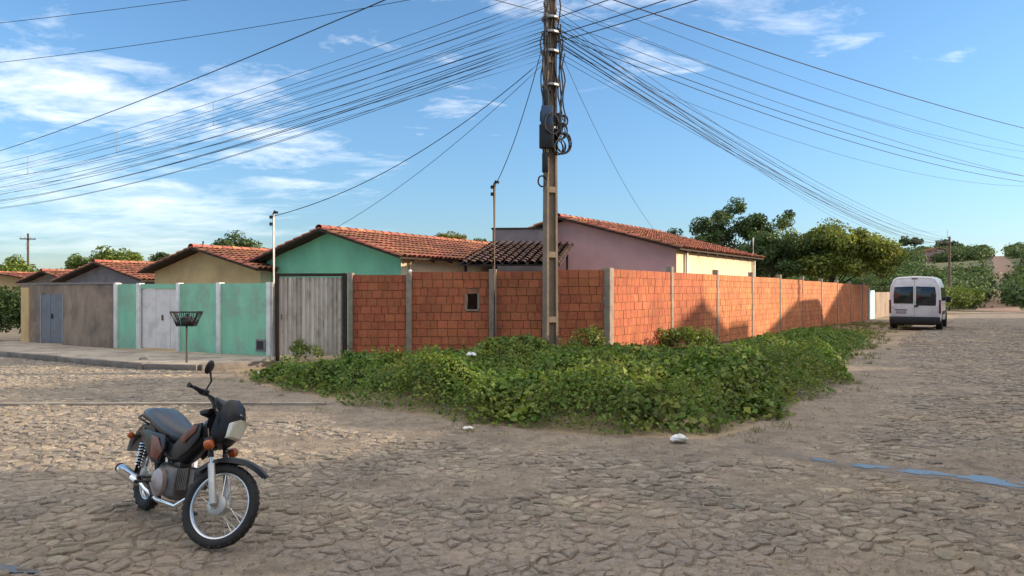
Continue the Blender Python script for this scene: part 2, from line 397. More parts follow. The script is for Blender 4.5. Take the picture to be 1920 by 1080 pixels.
# value noise
_perm = rng.random((256, 256))
def vnoise(x, y):
    x = np.asarray(x, dtype=float); y = np.asarray(y, dtype=float)
    xi = np.floor(x).astype(int); yi = np.floor(y).astype(int); fx = x - xi; fy = y - yi
    fx = fx * fx * (3 - 2 * fx); fy = fy * fy * (3 - 2 * fy)
    g = lambda a, b: _perm[a & 255, b & 255]
    return (g(xi, yi) * (1 - fx) + g(xi + 1, yi) * fx) * (1 - fy) + (g(xi, yi + 1) * (1 - fx) + g(xi + 1, yi + 1) * fx) * fy
def inpoly(x, y, poly):
    x = np.asarray(x, dtype=float); y = np.asarray(y, dtype=float)
    ins = np.zeros(x.shape, dtype=bool); n = len(poly); j = n - 1
    for i in range(n):
        xi, yi = poly[i]; xj, yj = poly[j]
        c = ((yi > y) != (yj > y)) & (x < (xj - xi) * (y - yi) / ((yj - yi) if yj != yi else 1e-12) + xi)
        ins ^= c; j = i
    return ins
def dpoly(x, y, pts, close=True):
    x = np.asarray(x, dtype=float); y = np.asarray(y, dtype=float)
    d = np.full(x.shape, 1e9); n = len(pts)
    for i in range(n if close else n - 1):
        ax, ay = pts[i]; bx, by = pts[(i + 1) % n]
        vx, vy = bx - ax, by - ay; L2 = vx * vx + vy * vy + 1e-12
        t = np.clip(((x - ax) * vx + (y - ay) * vy) / L2, 0, 1)
        d = np.minimum(d, np.hypot(x - ax - t * vx, y - ay - t * vy))
    return d
def leaf_mesh(name, C, D, size, mat, parent=None, width=0.62, fold=0.22):
    """C centres, D approximate normals, one folded leaf (a quad) each"""
    n = len(C); D = D / (np.linalg.norm(D, axis=1, keepdims=True) + 1e-9)
    r = rng.normal(size=(n, 3)); a = np.cross(D, r); a /= (np.linalg.norm(a, axis=1, keepdims=True) + 1e-9)
    b = np.cross(D, a)
    s = (size * (0.65 + 0.7 * rng.random(n)))[:, None]
    V = np.empty((n, 4, 3))
    V[:, 0] = C - a * s * 0.5; V[:, 2] = C + a * s * 0.5
    V[:, 1] = C + b * s * 0.5 * width + D * s * fold; V[:, 3] = C - b * s * 0.5 * width + D * s * fold
    Q = np.arange(n * 4).reshape(n, 4)
    return np_mesh(name, V.reshape(-1, 3), Q, mat, parent)

# ------------------------------------------------------------------ layout frame
CORNER = Vector((2.19, 17.2))                  # corner of the brick walls
EW = Vector((0.563, 0.826))                    # along the right-hand wall
NW = Vector((0.826, -0.563))                   # from that wall towards the right-hand street
E1 = Vector((-0.854, 0.52)); E2 = Vector((0.52, 0.854))     # house frame: along the left street / into the block
def rs(perp, t): p = CORNER + NW * perp + EW * t; return (p.x, p.y)

# ------------------------------------------------------------------ terrain
def sstep(a, b, x):
    t = np.clip((x - a) / (b - a), 0, 1); return t * t * (3 - 2 * t)
def terrain(x, y):
    x = np.asarray(x, dtype=float); y = np.asarray(y, dtype=float)
    d = np.hypot(x, y); u = x / np.maximum(y, 1.0)
    h = -0.9 * sstep(72, 105, d)
    right = sstep(0.0, 0.42, u) * (y > 0)
    h = h + right * (13.2 * sstep(95, 300, d) + 0.9 * sstep(95, 300, d))
    h = h + sstep(100, 200, d) * 2.2 * (vnoise(x / 55 + 9, y / 55) - 0.5)
    h = h - 0.12 * sstep(30, 48, d) * right * (1 - sstep(60, 80, d))
    return h
gx = np.concatenate([-np.geomspace(1500, 6, 46), np.arange(-4, 5, 4), np.geomspace(6, 1500, 70)])
gx = np.unique(np.round(gx, 3)); gy = np.unique(np.round(np.concatenate([[-300, -120, -60, -30, -12], np.arange(0, 60, 6), np.geomspace(60, 2500, 90)]), 3))
GX, GY = np.meshgrid(gx, gy)
GV = np.stack([GX, GY, terrain(GX, GY) - 0.02], axis=-1).reshape(-1, 3)
nx, ny = len(gx), len(gy)
ii = (np.arange(ny - 1)[:, None] * nx + np.arange(nx - 1)[None, :]).ravel()
GQ = np.stack([ii, ii + 1, ii + nx + 1, ii + nx], axis=1)
def ground_mat():
    m = M['sand']; h = M['hill']
    return m
ground = np_mesh('ground', GV, GQ, 'sand', smooth=True)
ground.data.materials.append(M['hill'])
cent = GV[GQ].mean(axis=1)
ground.data.polygons.foreach_set('material_index', (np.hypot(cent[:, 0], cent[:, 1]) > 72).astype(np.int32))
tag(ground, 'sandy dirt ground under the street and the hillside beyond', 'ground', kind='structure')

# verge polygon (weeds grow on it)
VERGE = [(-5.3, 13.5), (-2.95, 10.9), (-0.65, 9.0), (0.7, 8.3), (2.4, 8.1), (3.75, 9.5), (4.85, 11.1), (6.5, 13.4), (9.2, 19.2), (13.4, 26.6), (17.0, 32.5), (22.0, 40.5),
         rs(0.1, 30), rs(0.1, 20), rs(0.1, 10), rs(0.1, 0.2), (2.1, 17.05), (-0.8, 17.15), (-3.7, 17.3), (-5.4, 17.3), (-5.6, 15.6)]
SIDEWALK = [(-5.55, 17.55), (-5.3, 16.6), (-6.5, 15.55), (-7.7, 15.75), (-9.6, 16.85), (-13.2, 19.1), (-22, 24.2), (-34, 31.2), (-33.2, 32.8), (-14.75, 22.55), (-10.35, 19.5)]

# road bed
ROAD = [(-16, 1.2), (14, 1.2), (13.5, 6.0), rs(10.6, 0), rs(10.6, 30), rs(9.4, 62), rs(4.6, 62), rs(4.4, 30), rs(4.5, 6), (3.9, 11.0), (2.9, 9.0), (2.2, 8.3), (0.7, 8.6), (-0.5, 9.3),
        (-2.7, 11.25), (-5.1, 13.9), (-5.7, 15.4), (-6.5, 15.5), (-7.7, 15.7), (-9.6, 16.8), (-13.2, 19.05), (-22, 24.15), (-34, 31.1), (-38, 25), (-24, 14.5), (-16, 9)]
from mathutils.geometry import tessellate_polygon
mb = MB(); tri = tessellate_polygon([[Vector((p[0], p[1], 0)) for p in ROAD]])
mb.add([(p[0], p[1], float(terrain(p[0], p[1])) - 0.006) for p in ROAD], [tuple(t) for t in tri])
road = mb.build('road', 'road_sand')
tag(road, 'street crossing paved with irregular sandy cobblestones', 'road', kind='structure')

# stream and puddle centre lines
STREAM = [(2.45, 8.0), (2.95, 7.35), (3.40, 6.98), (3.85, 6.72), (4.35, 6.36), (5.1, 5.95), (6.4, 5.5)]
# irregular stones (Voronoi cells)
def clip(poly, mx, my, nx_, ny_):
    out = []; n = len(poly)
    for i in range(n):
        a = poly[i]; b = poly[(i + 1) % n]
        da = (a[0] - mx) * nx_ + (a[1] - my) * ny_; db = (b[0] - mx) * nx_ + (b[1] - my) * ny_
        if da <= 0: out.append(a)
        if (da < 0 < db) or (db < 0 < da):
            t = da / (da - db); out.append((a[0] + (b[0] - a[0]) * t, a[1] + (b[1] - a[1]) * t))
    return out
def paving():
    SX, SY = 0.112, 0.088
    x0, x1, y0, y1 = -34.0, 36.0, 2.6, 52.0
    nxs, nys = int((x1 - x0) / SX), int((y1 - y0) / SY)
    jx = rng.random((nys, nxs)) * 1.1 - 0.55; jy = rng.random((nys, nxs)) * 1.1 - 0.55
    PX = x0 + (np.arange(nxs)[None, :] + 0.5 * (np.arange(nys)[:, None] % 2) + jx) * SX
    PY = y0 + (np.arange(nys)[:, None] + jy) * SY
    alive = rng.random(PX.shape) > 0.17                                # uneven stone sizes
    keep = inpoly(PX, PY, ROAD) & alive
    u = PX / PY
    keep &= (u > -0.95) & (u < 0.86)
    d = dpoly(PX, PY, VERGE); ds = dpoly(PX, PY, STREAM, False)
    nz = vnoise(PX / 1.1 + 3, PY / 0.9 + 8) * 0.6 + vnoise(PX / 0.4, PY / 0.4) * 0.4
    sandy = np.clip(1.3 - d / 0.8, 0, 1.3) * 0.024 + np.clip((nz - 0.60) * 0.09, 0, 0.03)
    sandy = sandy + np.clip(1.1 - ds / 0.42, 0, 1) * 0.030
    # the street that runs to the left is more worn and sandy
    sandy = sandy + 0.004 * ((PY > 9.5) & (PX < -2))
    top = 0.002 + 0.019 * rng.random(PX.shape) ** 1.7 - sandy
    keep &= (top > -0.002) & ((PY < 32) | (rng.random(PX.shape) < 0.8))
    keep &= ~((PY > 36) & (rng.random(PX.shape) < 0.0))
    idx = np.argwhere(keep)
    cells = []
    for j, i in idx:
        px, py = PX[j, i], PY[j, i]
        nb = []
        for dj in (-2, -1, 0, 1, 2):
            jj = j + dj
            if jj < 0 or jj >= nys: continue
            for di in (-2, -1, 0, 1, 2):
                ii_ = i + di
                if (dj == 0 and di == 0) or ii_ < 0 or ii_ >= nxs or not alive[jj, ii_]: continue
                qx, qy = PX[jj, ii_] - px, PY[jj, ii_] - py
                nb.append((qx * qx + qy * qy, qx, qy))
        nb.sort()
        poly = [(-.2, -.2), (.2, -.2), (.2, .2), (-.2, .2)]
        m2 = 0.08
        for dd, qx, qy in nb:
            if dd > 4 * m2: break
            poly = clip(poly, qx / 2, qy / 2, qx, qy)
            m2 = max(a * a + b * b for a, b in poly)
        if len(poly) >= 3: cells.append((px, py, poly, float(top[j, i])))
    return cells
def stone_geo(poly, top, tz):
    n = len(poly); g = 0.004; tx, ty = random.gauss(0, .045), random.gauss(0, .045)
    vs, ring2 = [], []
    for a, b in poly:
        L = math.hypot(a, b) + 1e-9; k = max(0.3, 1 - g / L); vs.append((a * k, b * k, tz - 0.03))
    for a, b in poly:
        L = math.hypot(a, b) + 1e-9; k = max(0.25, 1 - (g + 0.008) / L)
        ring2.append((a * k, b * k, tz + top - 0.008 + a * tx + b * ty + random.uniform(-.005, .005)))
    ring3 = [(a * 0.66, b * 0.66, tz + top + 0.002 + a * tx * .66 + b * ty * .66 + random.uniform(-.002, .003)) for a, b in poly]
    vs += ring2 + ring3
    fs = []
    for r in (0, 1):
        for i in range(n):
            k = (i + 1) % n; fs.append((r * n + i, r * n + k, (r + 1) * n + k, (r + 1) * n + i))
    fs.append(tuple(2 * n + i for i in range(n)))
    return vs, fs
cells = paving()
def onscreen(c):
    u = c[0] / c[1]; v = -CAMZ / c[1] * 1400 + 545
    return abs(u) < 0.70 and c[1] > 4.25
near = sorted([i for i, c in enumerate(cells) if onscreen(c)], key=lambda i: cells[i][0] ** 2 + cells[i][1] ** 2)[:300]
nearset = set(near)
bed = MB()
for i, (px, py, poly, top) in enumerate(cells):
    tz = float(terrain(px, py)) - 0.006
    vs, fs = stone_geo(poly, top, tz)
    if i in nearset:
        me = bpy.data.meshes.new('cobblestone'); me.from_pydata(vs, [], fs); me.materials.append(M['stone'])
        o = bpy.data.objects.new('cobblestone', me); COL.objects.link(o); o.parent = road; o.location = (px, py, 0)
    else:
        bed.add([(a + px, b + py, c) for a, b, c in vs], fs)
me = bpy.data.meshes.new('cobblestones'); me.from_pydata(bed.v, [], bed.f); me.materials.append(M['stone'])
o = bpy.data.objects.new('cobblestones', me); COL.objects.link(o); o.parent = road; o['kind'] = 'stuff'

# loose pebbles and grit over the sandy patches
def pebbles():
    n = 26000; y = 3.5 + 20 * rng.random(n) ** 1.5; x = y * rng.uniform(-.85, .85, n)
    ok = inpoly(x, y, ROAD) & (dpoly(x, y, STREAM, False) > .2); x, y = x[ok], y[ok]; n = len(x)
    r = .006 + .016 * rng.random(n) ** 2.5; a = rng.uniform(0, 6.283, n); V = np.empty((n, 5, 3)); z0 = terrain(x, y) - .006
    for k in range(4):
        q = r * rng.uniform(.7, 1.3, n); V[:, k] = np.stack([x + np.cos(a + k * 1.571) * q, y + np.sin(a + k * 1.571) * q, z0], 1)
    V[:, 4] = np.stack([x, y, z0 + r * rng.uniform(.7, 1.2, n) + .004], 1)
    b = np.arange(n)[:, None] * 5; F = np.concatenate([b + np.array([[k, (k + 1) % 4, 4]]) for k in range(4)], 0)
    o = np_mesh('pebbles', V.reshape(-1, 3), F, 'stone', road, smooth=True); o['kind'] = 'stuff'
pebbles()

# stream of waste water and puddle
def ribbon(pts, w, z, jit=0.25, seed=1):
    rr = random.Random(seed); L, Rr = [], []
    P = []
    for i in range(len(pts) - 1):
        for k in range(14):
            t = k / 14; P.append((pts[i][0] + (pts[i + 1][0] - pts[i][0]) * t, pts[i][1] + (pts[i + 1][1] - pts[i][1]) * t))
    P.append(pts[-1]); n = len(P)
    for i in range(n):
        a = P[max(i - 1, 0)]; b = P[min(i + 1, n - 1)]; dx, dy = b[0] - a[0], b[1] - a[1]; l = math.hypot(dx, dy) + 1e-9
        nx_, ny_ = -dy / l, dx / l; ww = w(i / (n - 1))
        s1 = ww * (1 + rr.uniform(-jit, jit)); s2 = ww * (1 + rr.uniform(-jit, jit))
        L.append((P[i][0] + nx_ * s1, P[i][1] + ny_ * s1, z)); Rr.append((P[i][0] - nx_ * s2, P[i][1] - ny_ * s2, z))
    m = MB(); m.add(L + Rr, [(i, i + 1, n + i + 1, n + i) for i in range(n - 1)])
    return m
def blob(cx_, cy_, rx, ry, rot, z, seed, n=40):
    rr = random.Random(seed); ph = [rr.uniform(0, 6.28) for _ in range(5)]; pts = []
    for k in range(n):
        a = 2 * math.pi * k / n; q = 1 + .22 * math.sin(2 * a + ph[0]) + .18 * math.sin(3 * a + ph[1]) + .12 * math.sin(5 * a + ph[2]) + .09 * math.sin(9 * a + ph[3]) + .06 * math.sin(14 * a + ph[4])
        x_, y_ = math.cos(a) * rx * q, math.sin(a) * ry * q; pts.append((cx_ + x_ * math.cos(rot) - y_ * math.sin(rot), cy_ + x_ * math.sin(rot) + y_ * math.cos(rot), z))
    return pts
mu = MB(); rdm = random.Random(12)
for k in range(46):
    t = k / 45; q = t * (len(STREAM) - 1); a = min(int(q), len(STREAM) - 2); f = q - a
    cx_ = STREAM[a][0] * (1 - f) + STREAM[a + 1][0] * f + rdm.uniform(-.06, .06); cy_ = STREAM[a][1] * (1 - f) + STREAM[a + 1][1] * f + rdm.uniform(-.10, .10)
    pts = blob(cx_, cy_, rdm.uniform(.10, .2) + .10 * t, rdm.uniform(.03, .08) + .09 * t, R(-33) + rdm.uniform(-.3, .3), -.0048 + .00008 * k, 200 + k, 28); mu.add(pts, [tuple(range(28))])
o = mu.build('mud_strip', 'mud'); tag(o, 'dark wet mud along the waste water trickle', 'mud', kind='structure')
wm = MB()
for k, (cx_, cy_, rx, ry) in enumerate(((3.02, 7.28, .12, .05), (3.36, 7.02, .15, .08), (3.74, 6.79, .18, .10), (4.14, 6.51, .22, .13), (4.60, 6.23, .26, .15), (5.20, 5.93, .30, .15), (5.95, 5.64, .34, .15))):
    pts = blob(cx_, cy_, rx, ry, R(-33), -.0006 + .0001 * k, 30 + k); wm.add(pts, [tuple(range(len(pts)))])
o = wm.build('water_stream', 'water'); tag(o, 'thin trickle of grey water between the cobbles reflecting the sky', 'water', kind='structure')
o = ribbon([(-3.5, 4.55), (-3.0, 4.42), (-2.72, 4.36)], lambda t: 0.10 * (1.05 - t), 0.006, 0.3, 8).build('water_puddle', 'water'); tag(o, 'small puddle on the cobbles near the motorcycle', 'water', kind='structure')
# pale concrete strip across the left street
m = MB(); 
for i in range(9):
    a = Vector((-9.5 + i * 0.8, 10.75 + 0.012 * i)); m.box((a.x, a.y, 0.012), (0.78, 0.09, 0.03), rz=random.uniform(-.02, .02))
o = m.build('kerb_strip', 'concrete'); tag(o, 'narrow pale concrete strip set across the cobbles', 'kerb', kind='structure')

# sidewalk with kerb
m = MB(); m.prism(SIDEWALK, 0.0, 0.115); o = m.build('sidewalk', 'concrete'); tag(o, 'worn concrete pavement in front of the green wall', 'sidewalk', kind='structure'); swalk = o
kp = SIDEWALK[1:8]
for i in range(len(kp) - 1):
    a, b = Vector(kp[i]), Vector(kp[i + 1]); L = (b - a).length; n = max(1, int(L / 0.9)); d = (b - a) / L
    for k in range(n):
        c = a + d * (L * (k + 0.5) / n); nn = Vector((d.y, -d.x))
        if nn.y > 0: nn = -nn
        c += nn * 0.06
        kb = MB().box((c.x, c.y, 0.05 + random.uniform(-.012, .008)), (L / n - 0.015, 0.12, 0.15), rz=math.atan2(d.y, d.x) + random.uniform(-.015, .015))
        kb.build('kerb_stone', 'kerb', swalk, bevel=0.012)

# ------------------------------------------------------------------ brick walls
BW, BH, BT, JT = 0.225, 0.168, 0.09, 0.013
mb = MB().box((0, 0, 0), (1, 1, 1))
def unit_brick():
    m = bpy.data.meshes.new('brick'); m.from_pydata(mb.v, [], mb.f); m.materials.append(M['brick']); return m
BRICK = unit_brick()
def brick_bay(th, p0, p1, z0, z1, nrm, out, stuff, hole=None, seed=0):
    """bricks between p0 and p1 (2-D), bottom z0, top z1; out collects placements"""
    rr = random.Random(seed)
    d = (p1 - p0); L = d.length; d = d / L
    rows = int((z1 - z0) / (BH + JT)); bh = (z1 - z0) / rows - JT
    ang = math.atan2(d.y, d.x)
    for r in range(rows):
        zc = z0 + (r + 0.5) * (bh + JT)
        x = -(BW * 0.5 if r % 2 else 0) - rr.uniform(0, 0.05)
        while x < L:
            w = BW * rr.choice((1, 1, 1, 1, 0.66)); a, b = max(x, 0.0), min(x + w, L)
            x += w + JT
            if b - a < 0.05: continue
            if hole and a < hole[1] and b > hole[0] and zc + bh / 2 > hole[2] and zc - bh / 2 < hole[3]:
                for aa, bb in ((a, hole[0] - JT), (hole[1] + JT, b)):
                    if bb - aa > 0.05:
                        c = p0 + d * ((aa + bb) / 2) + nrm * (0.028 + rr.uniform(-.004, .005))
                        out.append((c.x, c.y, zc, bb - aa, bh, ang, rr.uniform(-.008, .008)))
                continue
            c = p0 + d * ((a + b) / 2) + nrm * (0.028 + rr.uniform(-.004, .006))
            out.append((c.x, c.y, zc + rr.uniform(-.003, .003), b - a, bh, ang, rr.uniform(-.008, .008)))
def place_bricks(th, lst, limit):
    base = wloc(th)
    lst = sorted(lst, key=lambda b: b[0] ** 2 + b[1] ** 2)
    for b in lst[:limit]:
        o = bpy.data.objects.new('brick', BRICK); COL.objects.link(o); o.parent = th
        o.location = Vector(b[:3]) - base; o.scale = (b[3], BT, b[4]); o.rotation_euler = (0, b[6], b[5])
    rest = lst[limit:]
    if rest:
        m = MB()
        for b in rest: m.box(b[:3], (b[3], BT, b[4]), rz=b[5])
        o = m.build('bricks', 'brick', th); o['kind'] = 'stuff'
# front wall (faces the camera)
A = Vector((-3.80, 17.42)); B = Vector((2.19, 17.2)); dF = (B - A).normalized(); nF = Vector((dF.y, -dF.x))
fw = empty('brick_wall', (A.x, A.y, 0), 'shaded unplastered red brick wall beside the corrugated gate, with a small square hole', 'wall', 'bare brick boundary walls')
def fpt(x): t = (x - A.x) / (B.x - A.x); return A + (B - A) * t
cols = [(-3.74, 0.10, 2.04), (-2.38, 0.13, 2.03), (-0.44, 0.17, 2.12), (0.78, 0.15, 2.12)]
edges = [-3.69, -2.445, -2.315, -0.525, -0.355, 0.705, 0.855, 2.10]
lst = []
for k, (a, b, zt) in enumerate(((-3.69, -2.445, 2.02), (-2.315, -0.525, 2.09), (-0.355, 0.705, 2.10), (0.855, 2.09, 2.13))):
    hole = None
    if k == 1: hole = (1.79 - 0.51, 1.79 - 0.27, 1.22, 1.58)
    brick_bay(fw, fpt(a), fpt(b), 0.02, zt, nF, lst, None, hole, 40 + k)
    m = MB(); p, q = fpt(a), fpt(b)
    if hole is None:
        m.box(((p.x + q.x) / 2, (p.y + q.y) / 2, zt / 2), ((q - p).length, 0.10, zt - 0.006), rz=math.atan2(dF.y, dF.x))
    else:
        L = (q - p).length
        for (xa, xb, za, zb) in ((0, L, 0, hole[2]), (0, L, hole[3], zt - .006), (0, hole[0], hole[2], hole[3]), (hole[1], L, hole[2], hole[3])):
            c = p + dF * ((xa + xb) / 2); m.box((c.x, c.y, (za + zb) / 2), (xb - xa, 0.10, zb - za), rz=math.atan2(dF.y, dF.x))
        fr = MB()
        for (xa, xb, za, zb) in ((hole[0] - .03, hole[1] + .03, hole[2] - .04, hole[2]), (hole[0] - .05, hole[0], hole[2], hole[3]), (hole[1], hole[1] + .05, hole[2], hole[3])):
            c = p + dF * ((xa + xb) / 2) + nF * 0.045; fr.box((c.x, c.y, (za + zb) / 2), (xb - xa, 0.07, zb - za), rz=math.atan2(dF.y, dF.x))
        fr.build('hole_rim', 'pilaster', fw)
    m.build('mortar', 'mortar', fw)
place_bricks(fw, lst, 300)
for x, w, zt in cols:
    c = fpt(x); MB().box((c.x + nF.x * .03, c.y + nF.y * .03, zt / 2 + .01), (w, 0.20, zt + 0.03), rz=math.atan2(dF.y, dF.x)).build('pilaster', 'pilaster', fw, bevel=0.006)
c = fpt(-2.38); MB().tube([(c.x, c.y - 0.02, 2.06), (c.x + .01, c.y - 0.02, 2.10), (c.x, c.y - .02, 2.14)], [0.05, 0.055, 0.03], 7).build('knob', 'white_paint', fw, smooth=True)

# side wall (sunlit, along the right-hand street)
sw = empty('brick_wall', (CORNER.x, CORNER.y, 0), 'long sunlit orange brick wall running along the side street towards the van', 'wall', 'bare brick boundary walls')
NWv = NW; lst = []; LW = 35.0; bay = 3.68
mcol = MB().box((CORNER.x + 0.02, CORNER.y + 0.0, 1.08), (0.20, 0.20, 2.19), rz=math.atan2(EW.y, EW.x)); mcol.build('corner_pilaster', 'pilaster', sw, bevel=0.008)
k = 0; t = 0.16
def wtop(t): return 2.15 - 0.0075 * max(0, t - 12)
def wbot(t): return 0.0 - 0.0072 * max(0, t - 10)
while t < LW - 0.5:
    t2 = min(bay * (k + 1) - 0.07, LW)
    p = CORNER + EW * t; q = CORNER + EW * t2; zt = wtop((t + t2) / 2); zb = wbot((t + t2) / 2) + 0.02
    brick_bay(sw, p, q, zb, zt, NW, lst, None, None, 70 + k)
    c = (p + q) / 2; MB().box((c.x, c.y, (zt + zb) / 2), ((q - p).length, 0.10, zt - zb - .006), rz=math.atan2(EW.y, EW.x)).build('mortar', 'mortar', sw)
    pc = CORNER + EW * (t2 + 0.07) + NW * 0.015; zc = wtop(t2) - 0.004
    MB().box((pc.x, pc.y, zc / 2), (0.14, 0.165, zc + 0.3), rz=math.atan2(EW.y, EW.x)).build('pilaster', 'pilaster', sw, bevel=0.006)
    t = t2 + 0.14; k += 1
place_bricks(sw, lst, 300)

# ------------------------------------------------------------------ corrugated gate
G0 = Vector((-5.55, 17.52)); G1 = Vector((-3.86, 17.42)); dG = (G1 - G0).normalized(); nG = Vector((dG.y, -dG.x)); LG = (G1 - G0).length; aG = math.atan2(dG.y, dG.x)
gate = empty('corrugated_gate', (G0.x, G0.y, 0), 'weathered corrugated metal gate between the green wall and the brick wall', 'gate')
ns = 14
for i in range(ns):
    x = 0.10 + (LG - 0.20) * (i + 0.5) / ns; c = G0 + dG * x; w = (LG - 0.20) / ns
    pr = [(-w / 2, 0), (-w * .32, .0), (-w * .2, .03), (w * .2, .03), (w * .32, .0), (w / 2, 0), (w / 2, -.012), (-w / 2, -.012)]
    poly = [(c.x + dG.x * a + nG.x * b, c.y + dG.y * a + nG.y * b) for a, b in pr]
    MB().prism(poly, 0.13 + random.uniform(-.015, .015), 1.96).build('sheet_rib', 'zinc', gate)
fr = MB()
for x, w in ((0.04, 0.08), (LG - 0.045, 0.09)):
    c = G0 + dG * x; fr.box((c.x, c.y, 1.03), (w, 0.10, 2.06), rz=aG)
c = G0 + dG * (LG / 2); fr.box((c.x, c.y, 2.02), (LG - 0.175, 0.09, 0.07), rz=aG); fr.build('gate_frame', 'dark_wood', gate)
MB().tube([(G0.x + 0.16, G0.y - .06, 0.98), (G0.x + 0.16, G0.y - .06, 1.10)], 0.012, 6).build('handle', 'rust_steel', gate)

# ------------------------------------------------------------------ plastered front walls on the left street
W0 = Vector((-5.62, 17.58)); WD = Vector((-9.05, 4.92)).normalized(); WN = Vector((WD.y, -WD.x))
if WN.y > 0: WN = -WN
aW = math.atan2(WD.y, WD.x)
def wp(s, off=0.0): p = W0 + WD * s + WN * off; return p
def seg(mb_, s0, s1, z0, z1, off=0.0, th=0.12):
    c = wp((s0 + s1) / 2, off); mb_.box((c.x, c.y, (z0 + z1) / 2), (s1 - s0, th, z1 - z0), rz=aW); return mb_
def sof(px):     # distance along that wall for a horizontal view angle
    u = (px - 960) / 1400; return (u * W0.y - W0.x) / (WD.x - u * WD.y)
s_p = [sof(512) , sof(415), sof(338), sof(265), sof(220), sof(45)]
gw = empty('plastered_wall', (W0.x, W0.y, 0.1), 'low mint green plastered wall with white pilasters and a white gate', 'wall')
ZG = 1.83
m = MB(); seg(m, 0.08, s_p[2], 0.1, ZG); seg(m, s_p[3], s_p[4], 0.1, ZG); seg(m, s_p[2], s_p[3], 1.70, ZG - .004, -0.005)
m.build('wall_panel', 'pale_green_plaster', gw)
for s, w in ((0.06, 0.12), (s_p[1], 0.13), (s_p[2] - .02, 0.10), (s_p[3], 0.13), (s_p[4] - 0.06, 0.13)):
    seg(MB(), s - w / 2, s + w / 2, 0.09, ZG + 0.02, 0.03, 0.16).build('pilaster', 'white_paint', gw, bevel=0.006)
m = MB(); seg(m, s_p[0] + 0.18, s_p[0] + 0.48, 0.22, 0.50, 0.065, 0.05); m.build('meter_box', 'grey_plaster', gw, bevel=0.006)
m = MB(); seg(m, s_p[0] + 0.22, s_p[0] + 0.44, 0.26, 0.46, 0.092, 0.008); m.build('meter_lid', 'black_plastic', gw)
wg = empty('white_gate', (*wp(s_p[2] + .05, 0.04), 0.1), 'plain white sheet metal gate set in the mint green wall', 'gate')
n = 5; ga, gb = s_p[2] + 0.055, s_p[3] - 0.09
for i in range(n):
    a = ga + (gb - ga) * i / n; b = ga + (gb - ga) * (i + 1) / n
    seg(MB(), a + .004, b - .004, 0.15, 1.685, 0.02 + (i % 2) * .004, 0.03).build('panel', 'white_gate', wg)
m = MB(); seg(m, gb, gb + 0.03, 0.12, 1.69, 0.02, 0.06); m.build('gate_post', 'grey_box', wg)
m = MB(); seg(m, ga + .55, ga + .60, 0.88, 1.02, 0.05, 0.03); m.build('handle', 'rust_steel', wg)
# grey-brown rendered wall with steel door
bw = empty('rendered_wall', (*wp(s_p[4]), 0.1), 'stained grey brown rendered wall with a blue grey steel door', 'wall')
sd0, sd1 = sof(122), sof(80)
m = MB(); seg(m, s_p[4] + .01, sd0, 0.08, 1.83, 0, 0.12); seg(m, sd1, s_p[5], 0.08, 1.82, 0, 0.12); seg(m, sd0, sd1, 1.56, 1.825, -.006, 0.12); m.build('wall_panel', 'brown_render', bw)
m = MB(); seg(m, s_p[5] - .42, s_p[5] - .02, 0.08, 1.74, 0.07, 0.06); m.build('pilaster', 'beige_plaster', bw)
m = MB(); seg(m, s_p[4] - .02, s_p[5] + .04, 1.832, 1.88, 0, 0.17); m.build('coping', 'grey_plaster', bw)
sdoor = empty('steel_door', (*wp((sd0 + sd1) / 2, 0.03), 0.1), 'blue grey steel door in the stained rendered wall', 'door')
md = (sd0 * .45 + sd1 * .55)
seg(MB(), sd0 + .03, md - .008, 0.12, 1.545, 0.03, 0.04).build('door_leaf', 'blue_steel', sdoor)
seg(MB(), md + .008, sd1 - .04, 0.12, 1.545, 0.034, 0.04).build('door_leaf', 'blue_steel', sdoor)
m = MB(); seg(m, sd0, sd0 + .03, 0.1, 1.557, 0.03, 0.08); seg(m, sd1 - .04, sd1, 0.1, 1.557, 0.03, 0.08); m.build('door_frame', 'grey_box', sdoor)
seg(MB(), md - .10, md - .06, 0.84, 0.98, 0.065, 0.03).build('handle', 'black_plastic', sdoor)

# ------------------------------------------------------------------ houses
def tiles(mb_, O, u, v, L, SL, tw=0.21, te=0.36, seed=0):
    """barrel tiles on the slope from O: u along the ridge (len L), v down the slope (len SL)"""
    rr = random.Random(seed); u = Vector(u).normalized(); v = Vector(v).normalized(); n = u.cross(v)
    if n.z < 0: n = -n
    nc = int(L / tw); nr = max(1, int(SL / te)); te = SL / nr; tw = L / nc
    for c in range(nc):
        for r in range(nr):
            o = Vector(O) + u * (tw * (c + .5) + rr.uniform(-.012, .012)) + v * (te * r + rr.uniform(-.012, .012))
            le = te * 1.18; h = 0.02 + rr.uniform(0, .012)
            vs = []
            for (dv, rad, up) in ((-0.04, tw * .40, 0.004), (le - .04, tw * .50, 0.022 + h * .4)):
                for k in range(5):
                    a = math.pi * k / 4
                    vs.append(o + v * dv + u * (-math.cos(a) * rad) + n * (math.sin(a) * rad * .72 + up))
            mb_.add(vs, [(k, k + 1, k + 6, k + 5) for k in range(4)])
    return mb_
